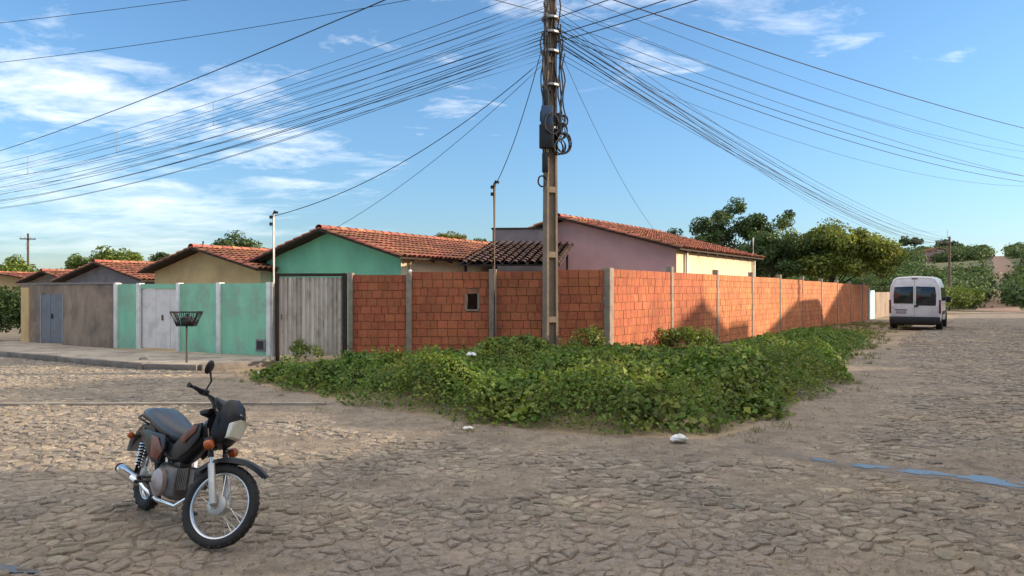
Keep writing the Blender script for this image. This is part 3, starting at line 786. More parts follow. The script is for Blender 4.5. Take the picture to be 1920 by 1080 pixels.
def house(name, label, rc, width, length, eave, ridge, gmat, smat, e1=E1, e2=E2, tmat='tile', over=0.35, fover=0.45, fr=0.5, eave_l=None, cat='house', group=None, tile=True, base=0.0, openings=True):
    """rc: right front corner; e1 runs left along the gable, e2 into depth"""
    rc = Vector(rc); th = empty(name, (rc.x, rc.y, base), label, cat, group)
    if eave_l is None: eave_l = eave
    P = lambda a, b, z: (rc.x + e1.x * a + e2.x * b, rc.y + e1.y * a + e2.y * b, z)
    am = width * fr
    t = 0.14
    MB().extrude([P(0, 0, base), P(width, 0, base), P(width, 0, eave_l), P(am, 0, ridge), P(0, 0, eave)], P(0, t, 0) - Vector(P(0, 0, 0)) if False else Vector(P(0, t, 0)) - Vector(P(0, 0, 0))).build('gable_wall', gmat, th)
    MB().extrude([P(0, length, base), P(width, length, base), P(width, length, eave_l), P(am, length, ridge), P(0, length, eave)], Vector(P(0, -t, 0)) - Vector(P(0, 0, 0))).build('gable_wall', gmat, th)
    for a0, ez in ((-0.003, eave), (width - t + .003, eave_l)):
        MB().extrude([P(a0, t if False else 0.003, base), P(a0 + t, 0.003, base), P(a0 + t, 0.003, ez), P(a0, 0.003, ez)], Vector(P(0, length - .006, 0)) - Vector(P(0, 0, 0))).build('side_wall', smat, th)
    sl_r = (ridge - eave) / am; sl_l = (ridge - eave_l) / (width - am)
    rf = MB()
    for sgn, sl, ext in ((-1, sl_r, am + over), (1, sl_l, width - am + over)):
        a_e = am + sgn * ext; z_e = ridge - sl * ext
        pts = [P(am, -fover, ridge + .03), P(a_e, -fover, z_e + .03), P(a_e, length + fover * .5, z_e + .03), P(am, length + fover * .5, ridge + .03)]
        rf.extrude(pts, (0, 0, 0.05))
    roof = rf.build('roof', 'dark_wood', th)
    tm = MB()
    for q, (sgn, sl, ext) in enumerate(((-1, sl_r, am + over), (1, sl_l, width - am + over))):
        vdir = Vector((e1.x * sgn, e1.y * sgn, -sl)).normalized(); SL = ext * math.sqrt(1 + sl * sl)
        tiles(tm, Vector(P(am, -fover, ridge + .085)), (e2.x, e2.y, 0), vdir, length + fover * 1.5, SL + .05, seed=q + int(width * 100))
    me = bpy.data.meshes.new('roof_tiles'); b0 = wloc(th); me.from_pydata([(a - b0.x, b - b0.y, c - b0.z) for a, b, c in tm.v], [], tm.f); me.materials.append(M[tmat])
    o = bpy.data.objects.new('roof_tiles', me); COL.objects.link(o); o.parent = roof; o['kind'] = 'stuff'
    # ridge caps
    rm = MB(); nrg = int((length + fover * 1.5) / 0.4)
    for i in range(nrg):
        b0_ = -fover + 0.4 * i; vs = []
        for db, rad in ((0, .15), (.43, .125)):
            for k in range(6):
                a = math.pi * k / 5; vs.append(Vector(P(am - math.cos(a) * rad, b0_ + db, ridge + .10 + math.sin(a) * rad * .8)))
        rm.add(vs, [(k, k + 1, k + 7, k + 6) for k in range(5)])
    rm.build('ridge_tiles', tmat, roof, smooth=True)
    # rafter ends under the eaves
    for sgn, sl, ext in ((-1, sl_r, am + over),):
        for i in range(max(2, int(length / 0.9))):
            b_ = 0.3 + i * 0.9
            p1 = Vector(P(am + sgn * (ext - over - .05), b_, ridge - sl * (ext - over - .05) - .02)); p2 = Vector(P(am + sgn * (ext - .06), b_, ridge - sl * (ext - .06) - .02))
            MB().tube([p1, p2], 0.035, 4).build('rafter', 'dark_wood', th)
    return th, P
gh, PG = house('green_house', 'house with teal green gable and orange tiled roof behind the corrugated gate', (-3.2, 21.5), 5.66, 9.5, 2.62, 3.44, 'green_plaster', 'cream_plaster')
MB().tube([PG(5.0, -0.3, 2.6), PG(5.0, -0.3, 3.45)], 0.02, 6).build('vent_pipe', 'grey_box', gh)
MB().tube([PG(4.3, 0.6, 2.9), PG(4.3, 0.6, 3.5), PG(4.25, .6, 3.52)], 0.035, 6).build('vent_pipe', 'white_paint', gh)
MB().tube([PG(-0.06, 0.35, 0.1), PG(-0.06, 0.35, 2.5)], 0.035, 8).build('drain_pipe', 'beige_plaster', gh)
bh, PB = house('beige_house', 'house with ochre beige gable and orange tiled roof next to the teal house', (-8.1, 24.0), 5.6, 9.0, 2.33, 3.02, 'beige_plaster', 'cream_plaster', fr=0.52)
MB().tube([PB(3.0, 0.1, 3.0), PB(3.0, 0.1, 3.35)], 0.03, 5).build('vent_pipe', 'dark_wood', bh)
house('grey_house', 'house with grey gable and weathered tiled roof behind the stained wall', (-15.3, 31.2), 6.2, 9.0, 2.08, 2.80, 'grey_plaster', 'grey_plaster', fr=0.5)
house('brown_house', 'small brown house with low tiled roof beside the grey gabled one', (-22.6, 38.5), 4.6, 7.0, 2.10, 2.60, 'brown_render', 'brown_render')
house('yellow_house', 'far low house with sunlit yellowish tiled roof behind the dark hedge', (-27.0, 44.0), 8.0, 5.0, 2.1, 2.62, 'beige_plaster', 'beige_plaster', e1=Vector((-.97, .24)), e2=Vector((.24, .97)))
# pink house
E1p = Vector((-0.826, 0.563)); E2p = EW
ph, PP = house('pink_house', 'house with dusty pink gable, cream side wall and long tiled roof', (5.06, 23.0), 5.0, 8.2, 2.93, 4.02, 'pink_plaster', 'cream_plaster', e1=E1p, e2=E2p, fr=0.80, eave_l=3.72, over=0.30)
MB().tube([PP(0.0, 8.0, 2.9), PP(0.0, 8.0, 3.75)], 0.03, 6).build('vent_pipe', 'white_paint', ph)
for (a, b) in ((-0.075, 0.7), (-0.075, 7.9)):
    MB().box(PP(a, b, 1.45), (0.06, 0.10, 2.9), rz=math.atan2(E1p.y, E1p.x)).build('drain_pipe', 'white_paint', ph)
# parapet block and dark lean-to roof to the left of the pink house
pb = empty('parapet_block', (0.2, 24.6, 0), 'flat topped grey mauve parapet block between the teal and pink houses', 'building')
def obox(th, c0, w, l, z0, z1, e1, e2, name, mat, bev=0.0):
    c = Vector((c0[0], c0[1])); q = [c, c + e1 * w, c + e1 * w + e2 * l, c + e2 * l]
    return MB().prism([(p.x, p.y) for p in q], z0, z1).build(name, mat, th, bevel=bev)
EL = Vector((-1.0, 0.06)).normalized(); EL2 = Vector((0.06, 1.0)).normalized()
obox(pb, (1.1, 24.6), 1.75, 2.6, 0, 3.68, EL, EL2, 'wall', 'grey_plaster')
obox(pb, (1.14, 24.57), 1.83, 2.66, 3.682, 3.73, EL, EL2, 'coping', 'dark_wood')
lt = empty('lean_to', (-1.6, 19.0, 0), 'low lean-to shed with dark mossy old roof tiles behind the brick wall', 'shed')
slv = Vector((-0.155, -1.0, -0.173)).normalized(); SLn = 5.0
O = Vector((-0.62, 23.9, 3.12)); uL = Vector((1, 0.0, 0))
tm = MB(); tiles(tm, O + Vector((0, 0, .05)), uL, slv, 2.6, SLn, seed=91)
rl = MB().extrude([O, O + uL * 2.6, O + uL * 2.6 + slv * SLn, O + slv * SLn], (0, 0, 0.035)).build('roof', 'dark_wood', lt)
b0 = wloc(lt); me = bpy.data.meshes.new('roof_tiles'); me.from_pydata([(a - b0.x, b - b0.y, c - b0.z) for a, b, c in tm.v], [], tm.f); me.materials.append(M['old_tile'])
o = bpy.data.objects.new('roof_tiles', me); COL.objects.link(o); o.parent = rl; o['kind'] = 'stuff'
m = MB()
MB().box((-0.75, 17.62, 1.0), (1.2, 0.04, 1.95)).build('hole_shade_board', 'dark_wood', lt)  # dark board added behind the brick wall hole so the opening looks shadowed
for a in (0.15, 2.4):
    for b in (0.2, SLn - .2):
        p = O + uL * a + slv * b; MB().tube([(p.x, p.y, 0), (p.x, p.y, p.z)], 0.05, 6).build('post', 'dark_wood', lt)

# ------------------------------------------------------------------ opposite side of the right-hand street (out of frame, shades the crossing)
def flat_house(label, perp, t0, t1, depth, h, mat):
    p = Vector(rs(perp, t0)); th = empty('flat_house', (p.x, p.y, 0), label, 'house', 'houses across the side street')
    obox(th, (p.x, p.y), depth, t1 - t0, 0, h, NW, EW, 'wall', mat)
    q = p - NW * .05 - EW * .05; obox(th, (q.x, q.y), depth + .1, t1 - t0 + .1, h + .003, h + .08, NW, EW, 'coping', 'grey_plaster')
    mid = (t0 + t1) / 2
    for tt, w, z0, z1, nm, mt in ((mid - 1.0, .85, 0.05, 2.1, 'door', 'blue_steel'), (mid + .8, 1.2, 1.0, 2.1, 'window', 'dark_glass')):
        c = Vector(rs(perp - .02, tt)); MB().box((c.x, c.y, (z0 + z1) / 2), (w, .06, z1 - z0), rz=math.atan2(EW.y, EW.x)).build(nm, mt, th)
    return th
flat_house('long flat roofed house across the side street beside the near right pole', 12.0, -2.6, 4.8, 6.0, 2.8, 'cream_plaster')
flat_house('two storey flat house across the side street next to the long flat one', 12.3, 4.9, 7.2, 2.6, 5.4, 'grey_plaster')
flat_house('narrow flat annex beside the gabled house across the side street', 12.2, 18.7, 20.5, 5.0, 4.1, 'beige_plaster')
HG = 'houses across the side street'
house('gabled_house', 'tall gabled house across the side street at the crossing', rs(12.0, -22), 19.2, 7.5, 5.0, 6.2, 'beige_plaster', 'beige_plaster', e1=EW, e2=NW, group=HG)
house('gabled_house', 'gabled house across the side street facing the pink house', rs(12.0, 12.4), 6.2, 8.0, 3.35, 4.65, 'pale_green_plaster', 'cream_plaster', e1=EW, e2=NW, group=HG)
house('gabled_house', 'wide gabled house across the side street facing the long brick wall', rs(12.0, 22.2), 9.6, 8.0, 3.4, 4.55, 'white_paint', 'cream_plaster', e1=EW, e2=NW, group=HG)
house('gabled_house', 'high gabled house across the side street facing the van', rs(12.4, 37.0), 9.0, 8.0, 5.4, 6.9, 'beige_plaster', 'cream_plaster', e1=EW, e2=NW, group=HG)

# ------------------------------------------------------------------ utility poles and cables
def utility_pole(x, y, h, rz, label, group='concrete utility poles', detail=False):
    th = empty('utility_pole', (x, y, float(terrain(x, y))), label, 'utility pole', group, rot=(0, 0, rz))
    w0, d0, w1, d1 = 0.275, 0.22, 0.19, 0.15
    fl = 0.06
    def sect(z):
        t = z / h; w = w0 + (w1 - w0) * t; d = d0 + (d1 - d0) * t; return w / 2, d / 2
    rings = []
    for z in (0, h):
        a, b = sect(z); f = a * .38; g = b * .42
        rings.append([Vector((px_, py_, z)) for px_, py_ in ((-a, -b), (-a + f, -b), (-a + f, -g), (a - f, -g), (a - f, -b), (a, -b), (a, b), (a - f, b), (a - f, g), (-a + f, g), (-a + f, b), (-a, b))])
    m = MB(); m.loft(rings, caps=False); m.box((0, 0, h), (w1, d1, 0.02)); m.build('shaft', 'pole_concrete', th, local=True)
    z = 1.05
    while z < h - .5:
        a, b = sect(z)
        for s in (-1, 1): MB().box((0, s * b * .7, z), (a * 1.3, b * .58, 0.12)).build('rib', 'pole_concrete', th, local=True)
        z += 1.35
    MB().box((0, -.12, h - .6), (1.5, 0.09, 0.11)).build('crossarm', 'dark_wood', th, local=True)
    for xx in (-.68, -.25, .25, .68):
        MB().lathe((xx, -.12, h - .545), (0, 0, 1), [(.02, 0), (.05, .03), (.035, .06), (.055, .09), (.03, .13)], 8).build('insulator', 'grey_box', th, local=True, smooth=True)
    for zz in (7.55, 7.35, 7.15, 6.95):
        MB().lathe((-.16, -.10, zz - .04), (0, 0, 1), [(.03, 0), (.05, .02), (.03, .04), (.05, .06), (.03, .08)], 8).build('spool_insulator', 'grey_box', th, local=True, smooth=True)
    return th
PX_, PY_ = 0.80, 15.6
mp = utility_pole(PX_, PY_, 9.4, R(24), 'tall weathered concrete pole with black boxes and coiled cables at the wall corner')
# equipment on the main pole (local coordinates, view side is roughly -y)
def lb(name, c, size, mat, bev=0.012, rz=-R(24)): return MB().box(c, size, rz=rz).build(name, mat, mp, local=True, bevel=bev)
lb('splice_box', (-0.16, -0.10, 5.55), (0.13, 0.13, 0.55), 'black_plastic', .03)
lb('junction_box', (-0.15, -0.15, 5.25), (0.24, 0.13, 0.42), 'blue_box')
b_ = lb('junction_box', (-0.17, -0.16, 4.83), (0.30, 0.15, 0.50), 'black_plastic', .03)
MB().box((-0.15, -0.245, 4.80), (0.10, 0.01, 0.17), rz=-R(24)).build('box_plate', 'grey_box', b_, local=True)
lb('splice_box', (-0.17, -0.10, 4.30), (0.13, 0.12, 0.42), 'black_plastic', .03)
lb('splice_box', (0.14, -0.12, 5.10), (0.12, 0.12, 0.50), 'black_plastic', .03)
def coil(name, c, r, n, wob, seed, rr_=0.012):
    rd = random.Random(seed); pts = []
    for i in range(n * 18 + 1):
        a = 2 * math.pi * i / 18; k = r * (1 + .18 * math.sin(i * .37 + seed)); pts.append((c[0] + math.cos(a) * k, c[1] + wob * math.sin(i * .21) - .02, c[2] + math.sin(a) * k * 1.25))
    return MB().tube(pts, rr_, 5).build(name, 'cable', mp, local=True, smooth=True)
coil('cable_coil', (0.19, -0.16, 4.72), 0.16, 5, .06, 1, .013)
coil('cable_coil', (0.14, -0.17, 4.98), 0.13, 4, .05, 2, .013)
coil('cable_coil', (-0.25, -0.12, 3.92), 0.09, 3, .03, 3)
coil('cable_coil', (0.10, -0.20, 4.60), 0.12, 4, .07, 5, .012)
coil('cable_coil', (-0.10, -0.24, 5.05), 0.17, 3, .03, 6, .011)
coil('cable_coil', (0.22, -0.12, 5.20), 0.09, 3, .05, 8, .012)
for k, (xx, z0, z1) in enumerate(((-.21, 3.7, 7.3), (-.16, 4.0, 7.0), (.20, 5.2, 7.2), (-.26, 5.0, 6.9), (.25, 4.9, 6.6), (-.13, 4.6, 7.9), (.14, 5.0, 7.8), (-.19, 5.2, 7.6), (.17, 4.7, 7.1), (-.05, 5.6, 7.9), (.06, 5.5, 7.5))):
    pts = [(xx + .03 * math.sin(i * 1.3 + k), -.13 + .02 * math.cos(i * 2.1 + k), z0 + (z1 - z0) * i / 12) for i in range(13)]
    MB().tube(pts, 0.016, 5).build('riser_cable', 'cable', mp, local=True, smooth=True)
for z in (5.0, 5.9, 6.6, 7.0, 7.3):
    MB().lathe((0, 0, z), (0, 0, 1), [(.19, 0), (.195, .01), (.195, .04), (.19, .05)], 14).build('steel_band', 'steel', mp, local=True)
lp = (-33.5, 41.0); rp = (26.5, 33.0); lp2 = (-27.0, 22.6); rf_ = (41.6, 71.0); nl = (-13.0, 3.2); nr_ = (11.5, 2.4)
utility_pole(*lp, 9.0, R(30), 'concrete pole further down the left street holding the far ends of the cables')
utility_pole(*lp2, 9.4, R(5), 'concrete pole carrying the high pair of wires beside the left street')
utility_pole(*rp, 9.0, R(-30), 'concrete pole across the side street in front of the houses')
utility_pole(*nl, 9.4, R(40), 'concrete pole at the near left corner of the crossing')
utility_pole(*nr_, 9.4, R(-40), 'concrete pole at the near right corner of the crossing')
utility_pole(*rf_, 7.0, R(-35), 'far concrete pole on the verge among the trees beyond the van')
utility_pole(-52.5, 81, 8.6, R(20), 'far concrete pole with crossarm standing among the distant trees')
def wire(p0, p1, sag, r=0.009, label='thin black overhead cable strung from the corner pole', group='overhead cables', n=28, cat='cable', name='overhead_cable', spac=None):
    p0, p1 = Vector(p0), Vector(p1); pts = []
    for i in range(n + 1):
        t = i / n; p = p0.lerp(p1, t); p.z -= sag * 4 * t * (1 - t); pts.append(p)
    th = MB().tube(pts, r, 5).build(name, 'cable', smooth=True); tag(th, label, cat, group); return pts
pole = lambda z, dx=0.0, dy=-.12: (PX_ + dx, PY_ + dy, z)
LL = 'black cable in the sagging bundle running down the left street from the corner pole'
for i, z in enumerate((7.95, 7.72, 7.5, 7.28)):
    pts = wire(pole(z, -.15), (lp[0], lp[1], 7.6 - .22 * i), 0.55 + .02 * i, .007, ('topmost', 'second', 'third', 'lowest')[i] + ' of the four spaced wires running down the left street', 'spaced wires down the left street')
    if i == 0: top_pts = pts
    if i == 3: bot_pts = pts
for i in (8, 12, 17):
    MB().tube([top_pts[i], bot_pts[i]], 0.016, 5).build('wire_spacer', 'grey_box'); o = COL.objects[-1]
    tag(bpy.data.objects[o.name], 'short pale vertical spacer holding the left street cables apart', 'spacer', 'cable spacers')
for i, (z, ze, sg) in enumerate(((7.02, 6.75, .75), (6.92, 6.5, .85), (6.86, 6.35, 1.0), (6.78, 6.2, .9), (6.7, 6.1, 1.1), (6.62, 5.95, 1.0))):
    wire(pole(z, -.15, -.14), (lp[0] + .1 * i, lp[1], ze), sg, .009 if i < 3 else .007, LL, 'cables down the left street')
HL = 'high thin wire running along the left street from the top of the corner pole'
wire(pole(8.75, -.4), (lp2[0], lp2[1], 8.85), .35, .007, 'upper of two high wires running along the left street to the near pole', 'high wires over the left street'); wire(pole(8.2, -.3), (lp2[0], lp2[1], 7.9), .6, .007, 'lower of two high wires running along the left street to the near pole', 'high wires over the left street')
RL = 'black cable descending from the corner pole along the side street wall'
for i, (z, ze, sg) in enumerate(((7.0, 6.5, 1.0), (6.9, 6.35, 1.15), (6.8, 6.2, 1.25), (7.1, 6.6, .8), (6.75, 6.3, 1.4))):
    wire(pole(z, .15), (rf_[0] + .1 * i, rf_[1], ze), sg, .011 if i < 3 else .008, RL, 'cables along the side street')
RR = 'thin cable crossing the side street from the corner pole'
for i, (z, ze, sg) in enumerate(((7.05, 6.3, .7), (6.95, 6.15, .8), (7.5, 6.9, .6), (7.9, 7.3, .5), (7.25, 6.0, .5))):
    wire(pole(z, .15), (rp[0], rp[1], ze), sg, .009 if i < 2 else .006, RR, 'cables over the side street')
wire((nl[0], nl[1], 8.0), (rp[0], rp[1], 8.0), .75, .012, 'heavy black cable passing high over the crossing towards the side street houses')
wire((nr_[0], nr_[1], 8.0), (lp[0], lp[1], 7.9), .85, .012, 'heavy black cable passing high over the crossing towards the left street')
NRL = 'cable rising from the corner pole towards the near right corner pole'
for i, (z, ze) in enumerate(((6.95, 7.4), (6.8, 7.1), (7.3, 7.9))):
    wire(pole(z, .1), (nr_[0], nr_[1], ze), .4, .010, NRL, 'cables over the crossing to the right')
wire(pole(7.4, -.1), (nl[0], nl[1], 7.8), .4, .009, 'thin cable from the corner pole towards the near left corner pole')

TH = 'very thin loose wire strung beside the heavier cables'
for i in range(12):
    wire(pole(6.45 + .11 * i, -.12), (lp[0] + .15 * i, lp[1] - .2 * i, 5.5 + .2 * ((i * 5) % 12)), .4 + .17 * (i % 5), .0045, 'very thin loose wire down the left street beside the cable bundle', 'thin wires down the left street')
for i in range(9):
    wire(pole(6.5 + .12 * i, .12), (rf_[0] - .6 * i, rf_[1] - .3 * i, 5.6 + .2 * ((i * 4) % 9)), .7 + .2 * (i % 4), .0055, 'very thin loose wire beside the cables descending along the side street', 'thin wires along the side street')
wire(pole(7.6, .12), (rp[0], rp[1], 7.6), .9, .0045, 'very thin loose wire sagging over the side street', 'thin wires over the side street'); wire(pole(6.7, .12), (rp[0], rp[1], 6.6), 1.3, .0045, 'very thin loose wire sagging over the side street', 'thin wires over the side street')
# service masts
def mast(x, y, top, lab, mat='galvanised'):
    th = empty('service_mast', (x, y, 0), lab, 'mast')
    MB().tube([(x, y, 0), (x, y, top)], 0.032, 8).build('pipe', mat, th, smooth=True)
    MB().tube([(x, y, top - .02), (x + .03, y - .03, top + .05), (x + .10, y - .05, top + .02)], 0.035, 6).build('weather_head', 'black_plastic', th, smooth=True)
    for z in (top - .12, top - .28): MB().lathe((x - .05, y - .05, z), (0, 0, 1), [(.02, 0), (.045, .02), (.03, .04), (.045, .06), (.02, .08)], 8).build('insulator', 'black_plastic', th, smooth=True)
    return th
mast(-5.52, 17.30, 3.43, 'slim metal service mast between the green wall and the corrugated gate')
m2 = mast(-0.40, 16.98, 4.08, 'slim metal service mast in front of the brick wall', 'rust_steel')
DR = 'thin service drop cable from the corner pole to a mast'
wire(pole(6.4, -.2), (-5.5, 17.28, 3.38), .45, .009, 'service drop cable sloping from the corner pole down to the mast by the corrugated gate')
wire(pole(6.3, -.2), (-8.1, 23.9, 2.6), .6, .006, 'thin drop cable sloping from the corner pole towards the ochre beige house')
wire(pole(6.6, -.2), (-0.4, 16.95, 4.0), .25, .009, 'service drop cable from the corner pole to the mast before the brick wall')
wire(pole(6.6, .2), (5.6, 26.5, 3.2), .5, .005, 'thin drop cable from the corner pole to the pink house roof')

# ------------------------------------------------------------------ trash basket
tb = empty('trash_basket', (-6.95, 15.95, 0.115), 'black metal raised trash basket on a thin post on the pavement', 'trash basket')
MB().tube([(-6.95, 15.95, .11), (-6.95, 15.95, .92)], 0.022, 8).build('post', 'black_plastic', tb, smooth=True)
m = MB(); zt, zb = 1.19, 0.90
T = [(-.28, -.16), (.28, -.16), (.28, .16), (-.28, .16)]; Bq = [(-.17, -.10), (.17, -.10), (.17, .10), (-.17, .10)]
for q, z in ((T, zt), (Bq, zb)):
    pts = [(-6.95 + a, 15.95 + b, z) for a, b in q]; m.tube(pts + [pts[0]], 0.014, 5)
for i in range(4):
    for k in range(6):
        f = k / 6; a = Vector(T[i]).lerp(Vector(T[(i + 1) % 4]), f); b = Vector(Bq[i]).lerp(Vector(Bq[(i + 1) % 4]), f)
        m.tube([(-6.95 + a.x, 15.95 + a.y, zt), (-6.95 + b.x, 15.95 + b.y, zb)], 0.011, 4)
m.box((-6.95, 15.95, zb), (.34, .20, .012)); m.build('basket', 'black_plastic', tb)
m = MB(); m.tube([(-7.30, 15.93, 1.195), (-6.6, 15.93, 1.20)], 0.016, 5); m.build('rim_bar', 'black_plastic', tb)
rd = random.Random(5)
bagm = MB(); bagm.lathe((-6.93, 15.95, 0.915), (0, 0, 1), [(.02, 0), (.12, .01), (.15, .08), (.13, .16), (.05, .20), (.03, .24)], 12)
for i, v in enumerate(bagm.v): bagm.v[i] = (v[0] + rd.uniform(-.015, .015), v[1] + rd.uniform(-.015, .015), v[2] + rd.uniform(-.01, .01))
o = bagm.build('trash_bag', 'black_plastic', smooth=True); tag(o, 'black rubbish bag sitting inside the raised trash basket', 'bag')

# ------------------------------------------------------------------ motorcycle
def motorcycle():
    th = empty('motorcycle', (-2.77, 5.62, 0.005), 'small black motorcycle with spoked wheels leaning on its stand in the street', 'motorcycle',
               rot=(R(-9.5), 0, R(-45)))
    rw, fwz = 0.240, 0.266
    WB = 1.20
    rake = R(26.5); ax = Vector((-math.sin(rake), 0, math.cos(rake))); fwd = Vector((math.cos(rake), 0, math.sin(rake)))
    axle = Vector((WB, 0, fwz)); A0 = axle - fwd * 0.035
    steer = Matrix.Translation(A0) @ Matrix.Rotation(R(34), 4, ax) @ Matrix.Translation(-A0)
    def bd(m_, n_, mt, par=th, sm=False, bv=0.0, st=False):
        if st: m_.xform(steer)
        return m_.build(n_, mt, par, local=True, smooth=sm, bevel=bv)
    def wheel(c, Rr, tw, rimr, st, hubmat):
        w = bd(MB().lathe(c, (0, 1, 0), [(0.016, -.055), (0.045, -.05), (0.047, -.03), (0.030, -.02), (0.030, .02), (0.047, .03), (0.045, .05), (0.016, .055)], 20), 'wheel', 'alloy', th, True, 0, st)
        prof = []
        for k in range(14):
            a = 2 * math.pi * k / 14; prof.append((Rr - tw * .52 + math.cos(a) * tw * .52, math.sin(a) * tw * .5))
        bd(MB().lathe(c, (0, 1, 0), prof, 48, closed=True), 'tyre', 'rubber', w, True, 0, st)
        # tread blocks
        tr = MB()
        for k in range(44):
            a = 2 * math.pi * k / 44
            for sy in (-1, 1):
                off = tw * (.20 if k % 2 else .30) * sy
                p = Vector(c) + Vector((math.cos(a) * (Rr - .012), off, math.sin(a) * (Rr - .012)))
                tr.box(p, (0.014, tw * .26, .022), mat=Matrix.Rotation(-a, 3, 'Y'))
        bd(tr, 'tread', 'rubber', w, False, 0, st)
        ri = rimr
        bd(MB().lathe(c, (0, 1, 0), [(ri + .006, -.024), (ri + .010, -.019), (ri - .010, -.013), (ri - .014, 0), (ri - .010, .013), (ri + .010, .019), (ri + .006, .024), (ri + .002, .0)], 48, closed=True), 'rim', 'rim_silver', w, True, 0, st)
        sp = MB()
        for k in range(32):
            a = 2 * math.pi * k / 32; sy = -1 if k % 2 else 1; tw_ = .55 * (1 if (k // 2) % 2 else -1)
            p1 = Vector(c) + Vector((math.cos(a + tw_) * .042, sy * .038, math.sin(a + tw_) * .042)); p2 = Vector(c) + Vector((math.cos(a) * (ri - .008), sy * .006, math.sin(a) * (ri - .008)))
            sp.tube([p1, p2], 0.0022, 4)
        bd(sp, 'spokes', 'chrome', w, False, 0, st)
        return w
    wf = wheel(tuple(axle), fwz, 0.062, 0.208, True, 'alloy')
    wr = wheel((0, 0, rw), rw, 0.078, 0.168, False, 'alloy')
    bd(MB().lathe(tuple(axle), (0, -1, 0), [(.02, .025), (.062, .03), (.066, .05), (.055, .058), (.02, .062), (.0, .062)], 24), 'brake_drum', 'alloy', wf, True, 0, True)
    bd(MB().lathe((0, 0, rw), (0, -1, 0), [(.02, .03), (.065, .035), (.068, .05), (.02, .062), (.0, .062)], 24), 'brake_drum', 'alloy', wr, True)
    # fork
    for sy in (-1, 1):
        y = .088 * sy
        p = lambda s, f=0.0: axle + ax * s + fwd * f + Vector((0, y, 0))
        bd(MB().tube([p(-.03), p(0), p(.26), p(.265)], [.016, .024, .022, .018], 12), 'fork_slider', 'alloy', th, True, 0, True)
        bd(MB().tube([p(.24), p(.50)], 0.0145, 12), 'fork_tube', 'chrome', th, True, 0, True)
        bd(MB().tube([p(.31), p(.44)], 0.021, 10), 'fork_gaiter', 'black_plastic', th, True, 0, True)
    c = axle + ax * .42; bd(MB().box(c, (.06, .23, .03), mat=Matrix.Rotation(-rake, 3, 'Y')), 'lower_clamp', 'black_plastic', th, False, .006, True)
    c = axle + ax * .62 - fwd * .03; bd(MB().box(c, (.06, .21, .03), mat=Matrix.Rotation(-rake, 3, 'Y')), 'upper_clamp', 'black_plastic', th, False, .006, True)
    bd(MB().tube([axle + ax * .38 - fwd * .035, axle + ax * .66 - fwd * .035], 0.03, 10), 'steering_head', 'black_plastic', th, True, 0, True)
    # mudguard
    rings = []
    for k in range(15):
        a = R(44 + (146 - 44) * k / 14); rr_ = fwz + .030 + .050 * max(0, 1 - k / 7) ** 1.3; w = .050 * min(1, .30 + k / 5.0)
        if k > 11: w *= .9
        cc = axle + Vector((math.cos(a), 0, math.sin(a))) * rr_; rad = Vector((math.cos(a), 0, math.sin(a)))
        rings.append([cc + Vector((0, -w, 0)) - rad * .028, cc + Vector((0, -w * .8, 0)) + rad * .004, cc + rad * .014, cc + Vector((0, w * .8, 0)) + rad * .004, cc + Vector((0, w, 0)) - rad * .028,
                      cc + Vector((0, w * .7, 0)) - rad * .004, cc + rad * .006, cc + Vector((0, -w * .7, 0)) - rad * .004])
    bd(MB().loft(rings), 'front_mudguard', 'moto_black', th, True, 0, True)
    # headlight cowl and lamp
    hc = axle + ax * .52 + fwd * .085
    def hp(f, y, s): return hc + fwd * f + Vector((0, y, 0)) + Vector((0, 0, s))
    rings = []
    for s, f0, f1, w in ((-.145, -.05, .055, .07), (-.11, -.05, .085, .088), (-.02, -.05, .095, .102), (.05, -.05, .075, .104), (.12, -.05, .045, .094), (.165, -.04, .01, .066)):
        rings.append([hp(f0, -w, s), hp(f0 + (f1 - f0) * .6, -w, s), hp(f1 - .008, -w * .72, s), hp(f1 + .008, 0, s), hp(f1 - .008, w * .72, s), hp(f0 + (f1 - f0) * .6, w, s), hp(f0, w, s)])
    cw = bd(MB().loft(rings), 'headlight_cowl', 'moto_black', th, True, 0, True)
    lens = [hp(.088, -.070, -.118), hp(.114, -.03, -.124), hp(.114, .03, -.124), hp(.088, .070, -.118), hp(.094, .086, -.022), hp(.124, .05, -.006), hp(.124, -.05, -.006), hp(.094, -.086, -.022)]
    bd(MB().extrude(lens, fwd * -.035), 'headlight', 'lens', cw, False, .004, True)
    for yy in (-.03, .03):
        bd(MB().box(hp(.098, yy, .035), (.006, .028, .008), mat=Matrix.Rotation(-.25, 3, 'Y')), 'emblem', 'rim_silver', cw, False, 0, True)
    for sy in (-1, 1):
        bd(MB().tube([hp(0, .06 * sy, -.15), hp(.01, .125 * sy, -.165)], .009, 6), 'indicator_stalk', 'black_plastic', th, False, 0, True)
        bd(MB().lathe(hp(-.01, .145 * sy, -.165), fwd, [(.0, -.01), (.03, 0), (.034, .02), (.028, .045), (.0, .052)], 12), 'indicator', 'amber', th, True, 0, True)
    # handlebar
    hb = axle + ax * .61 + fwd * .015
    pts = []
    for y, f, s in ((-.285, -.085, .115), (-.18, -.06, .105), (-.11, -.01, .09), (-.06, .0, .02), (0, 0, .0), (.06, .0, .02), (.11, -.01, .09), (.18, -.06, .105), (.285, -.085, .115)):
        pts.append(hb + Vector((f, y, s)))
    hbo = bd(MB().tube(pts, .0115, 8), 'handlebar', 'black_plastic', th, True, 0, True)
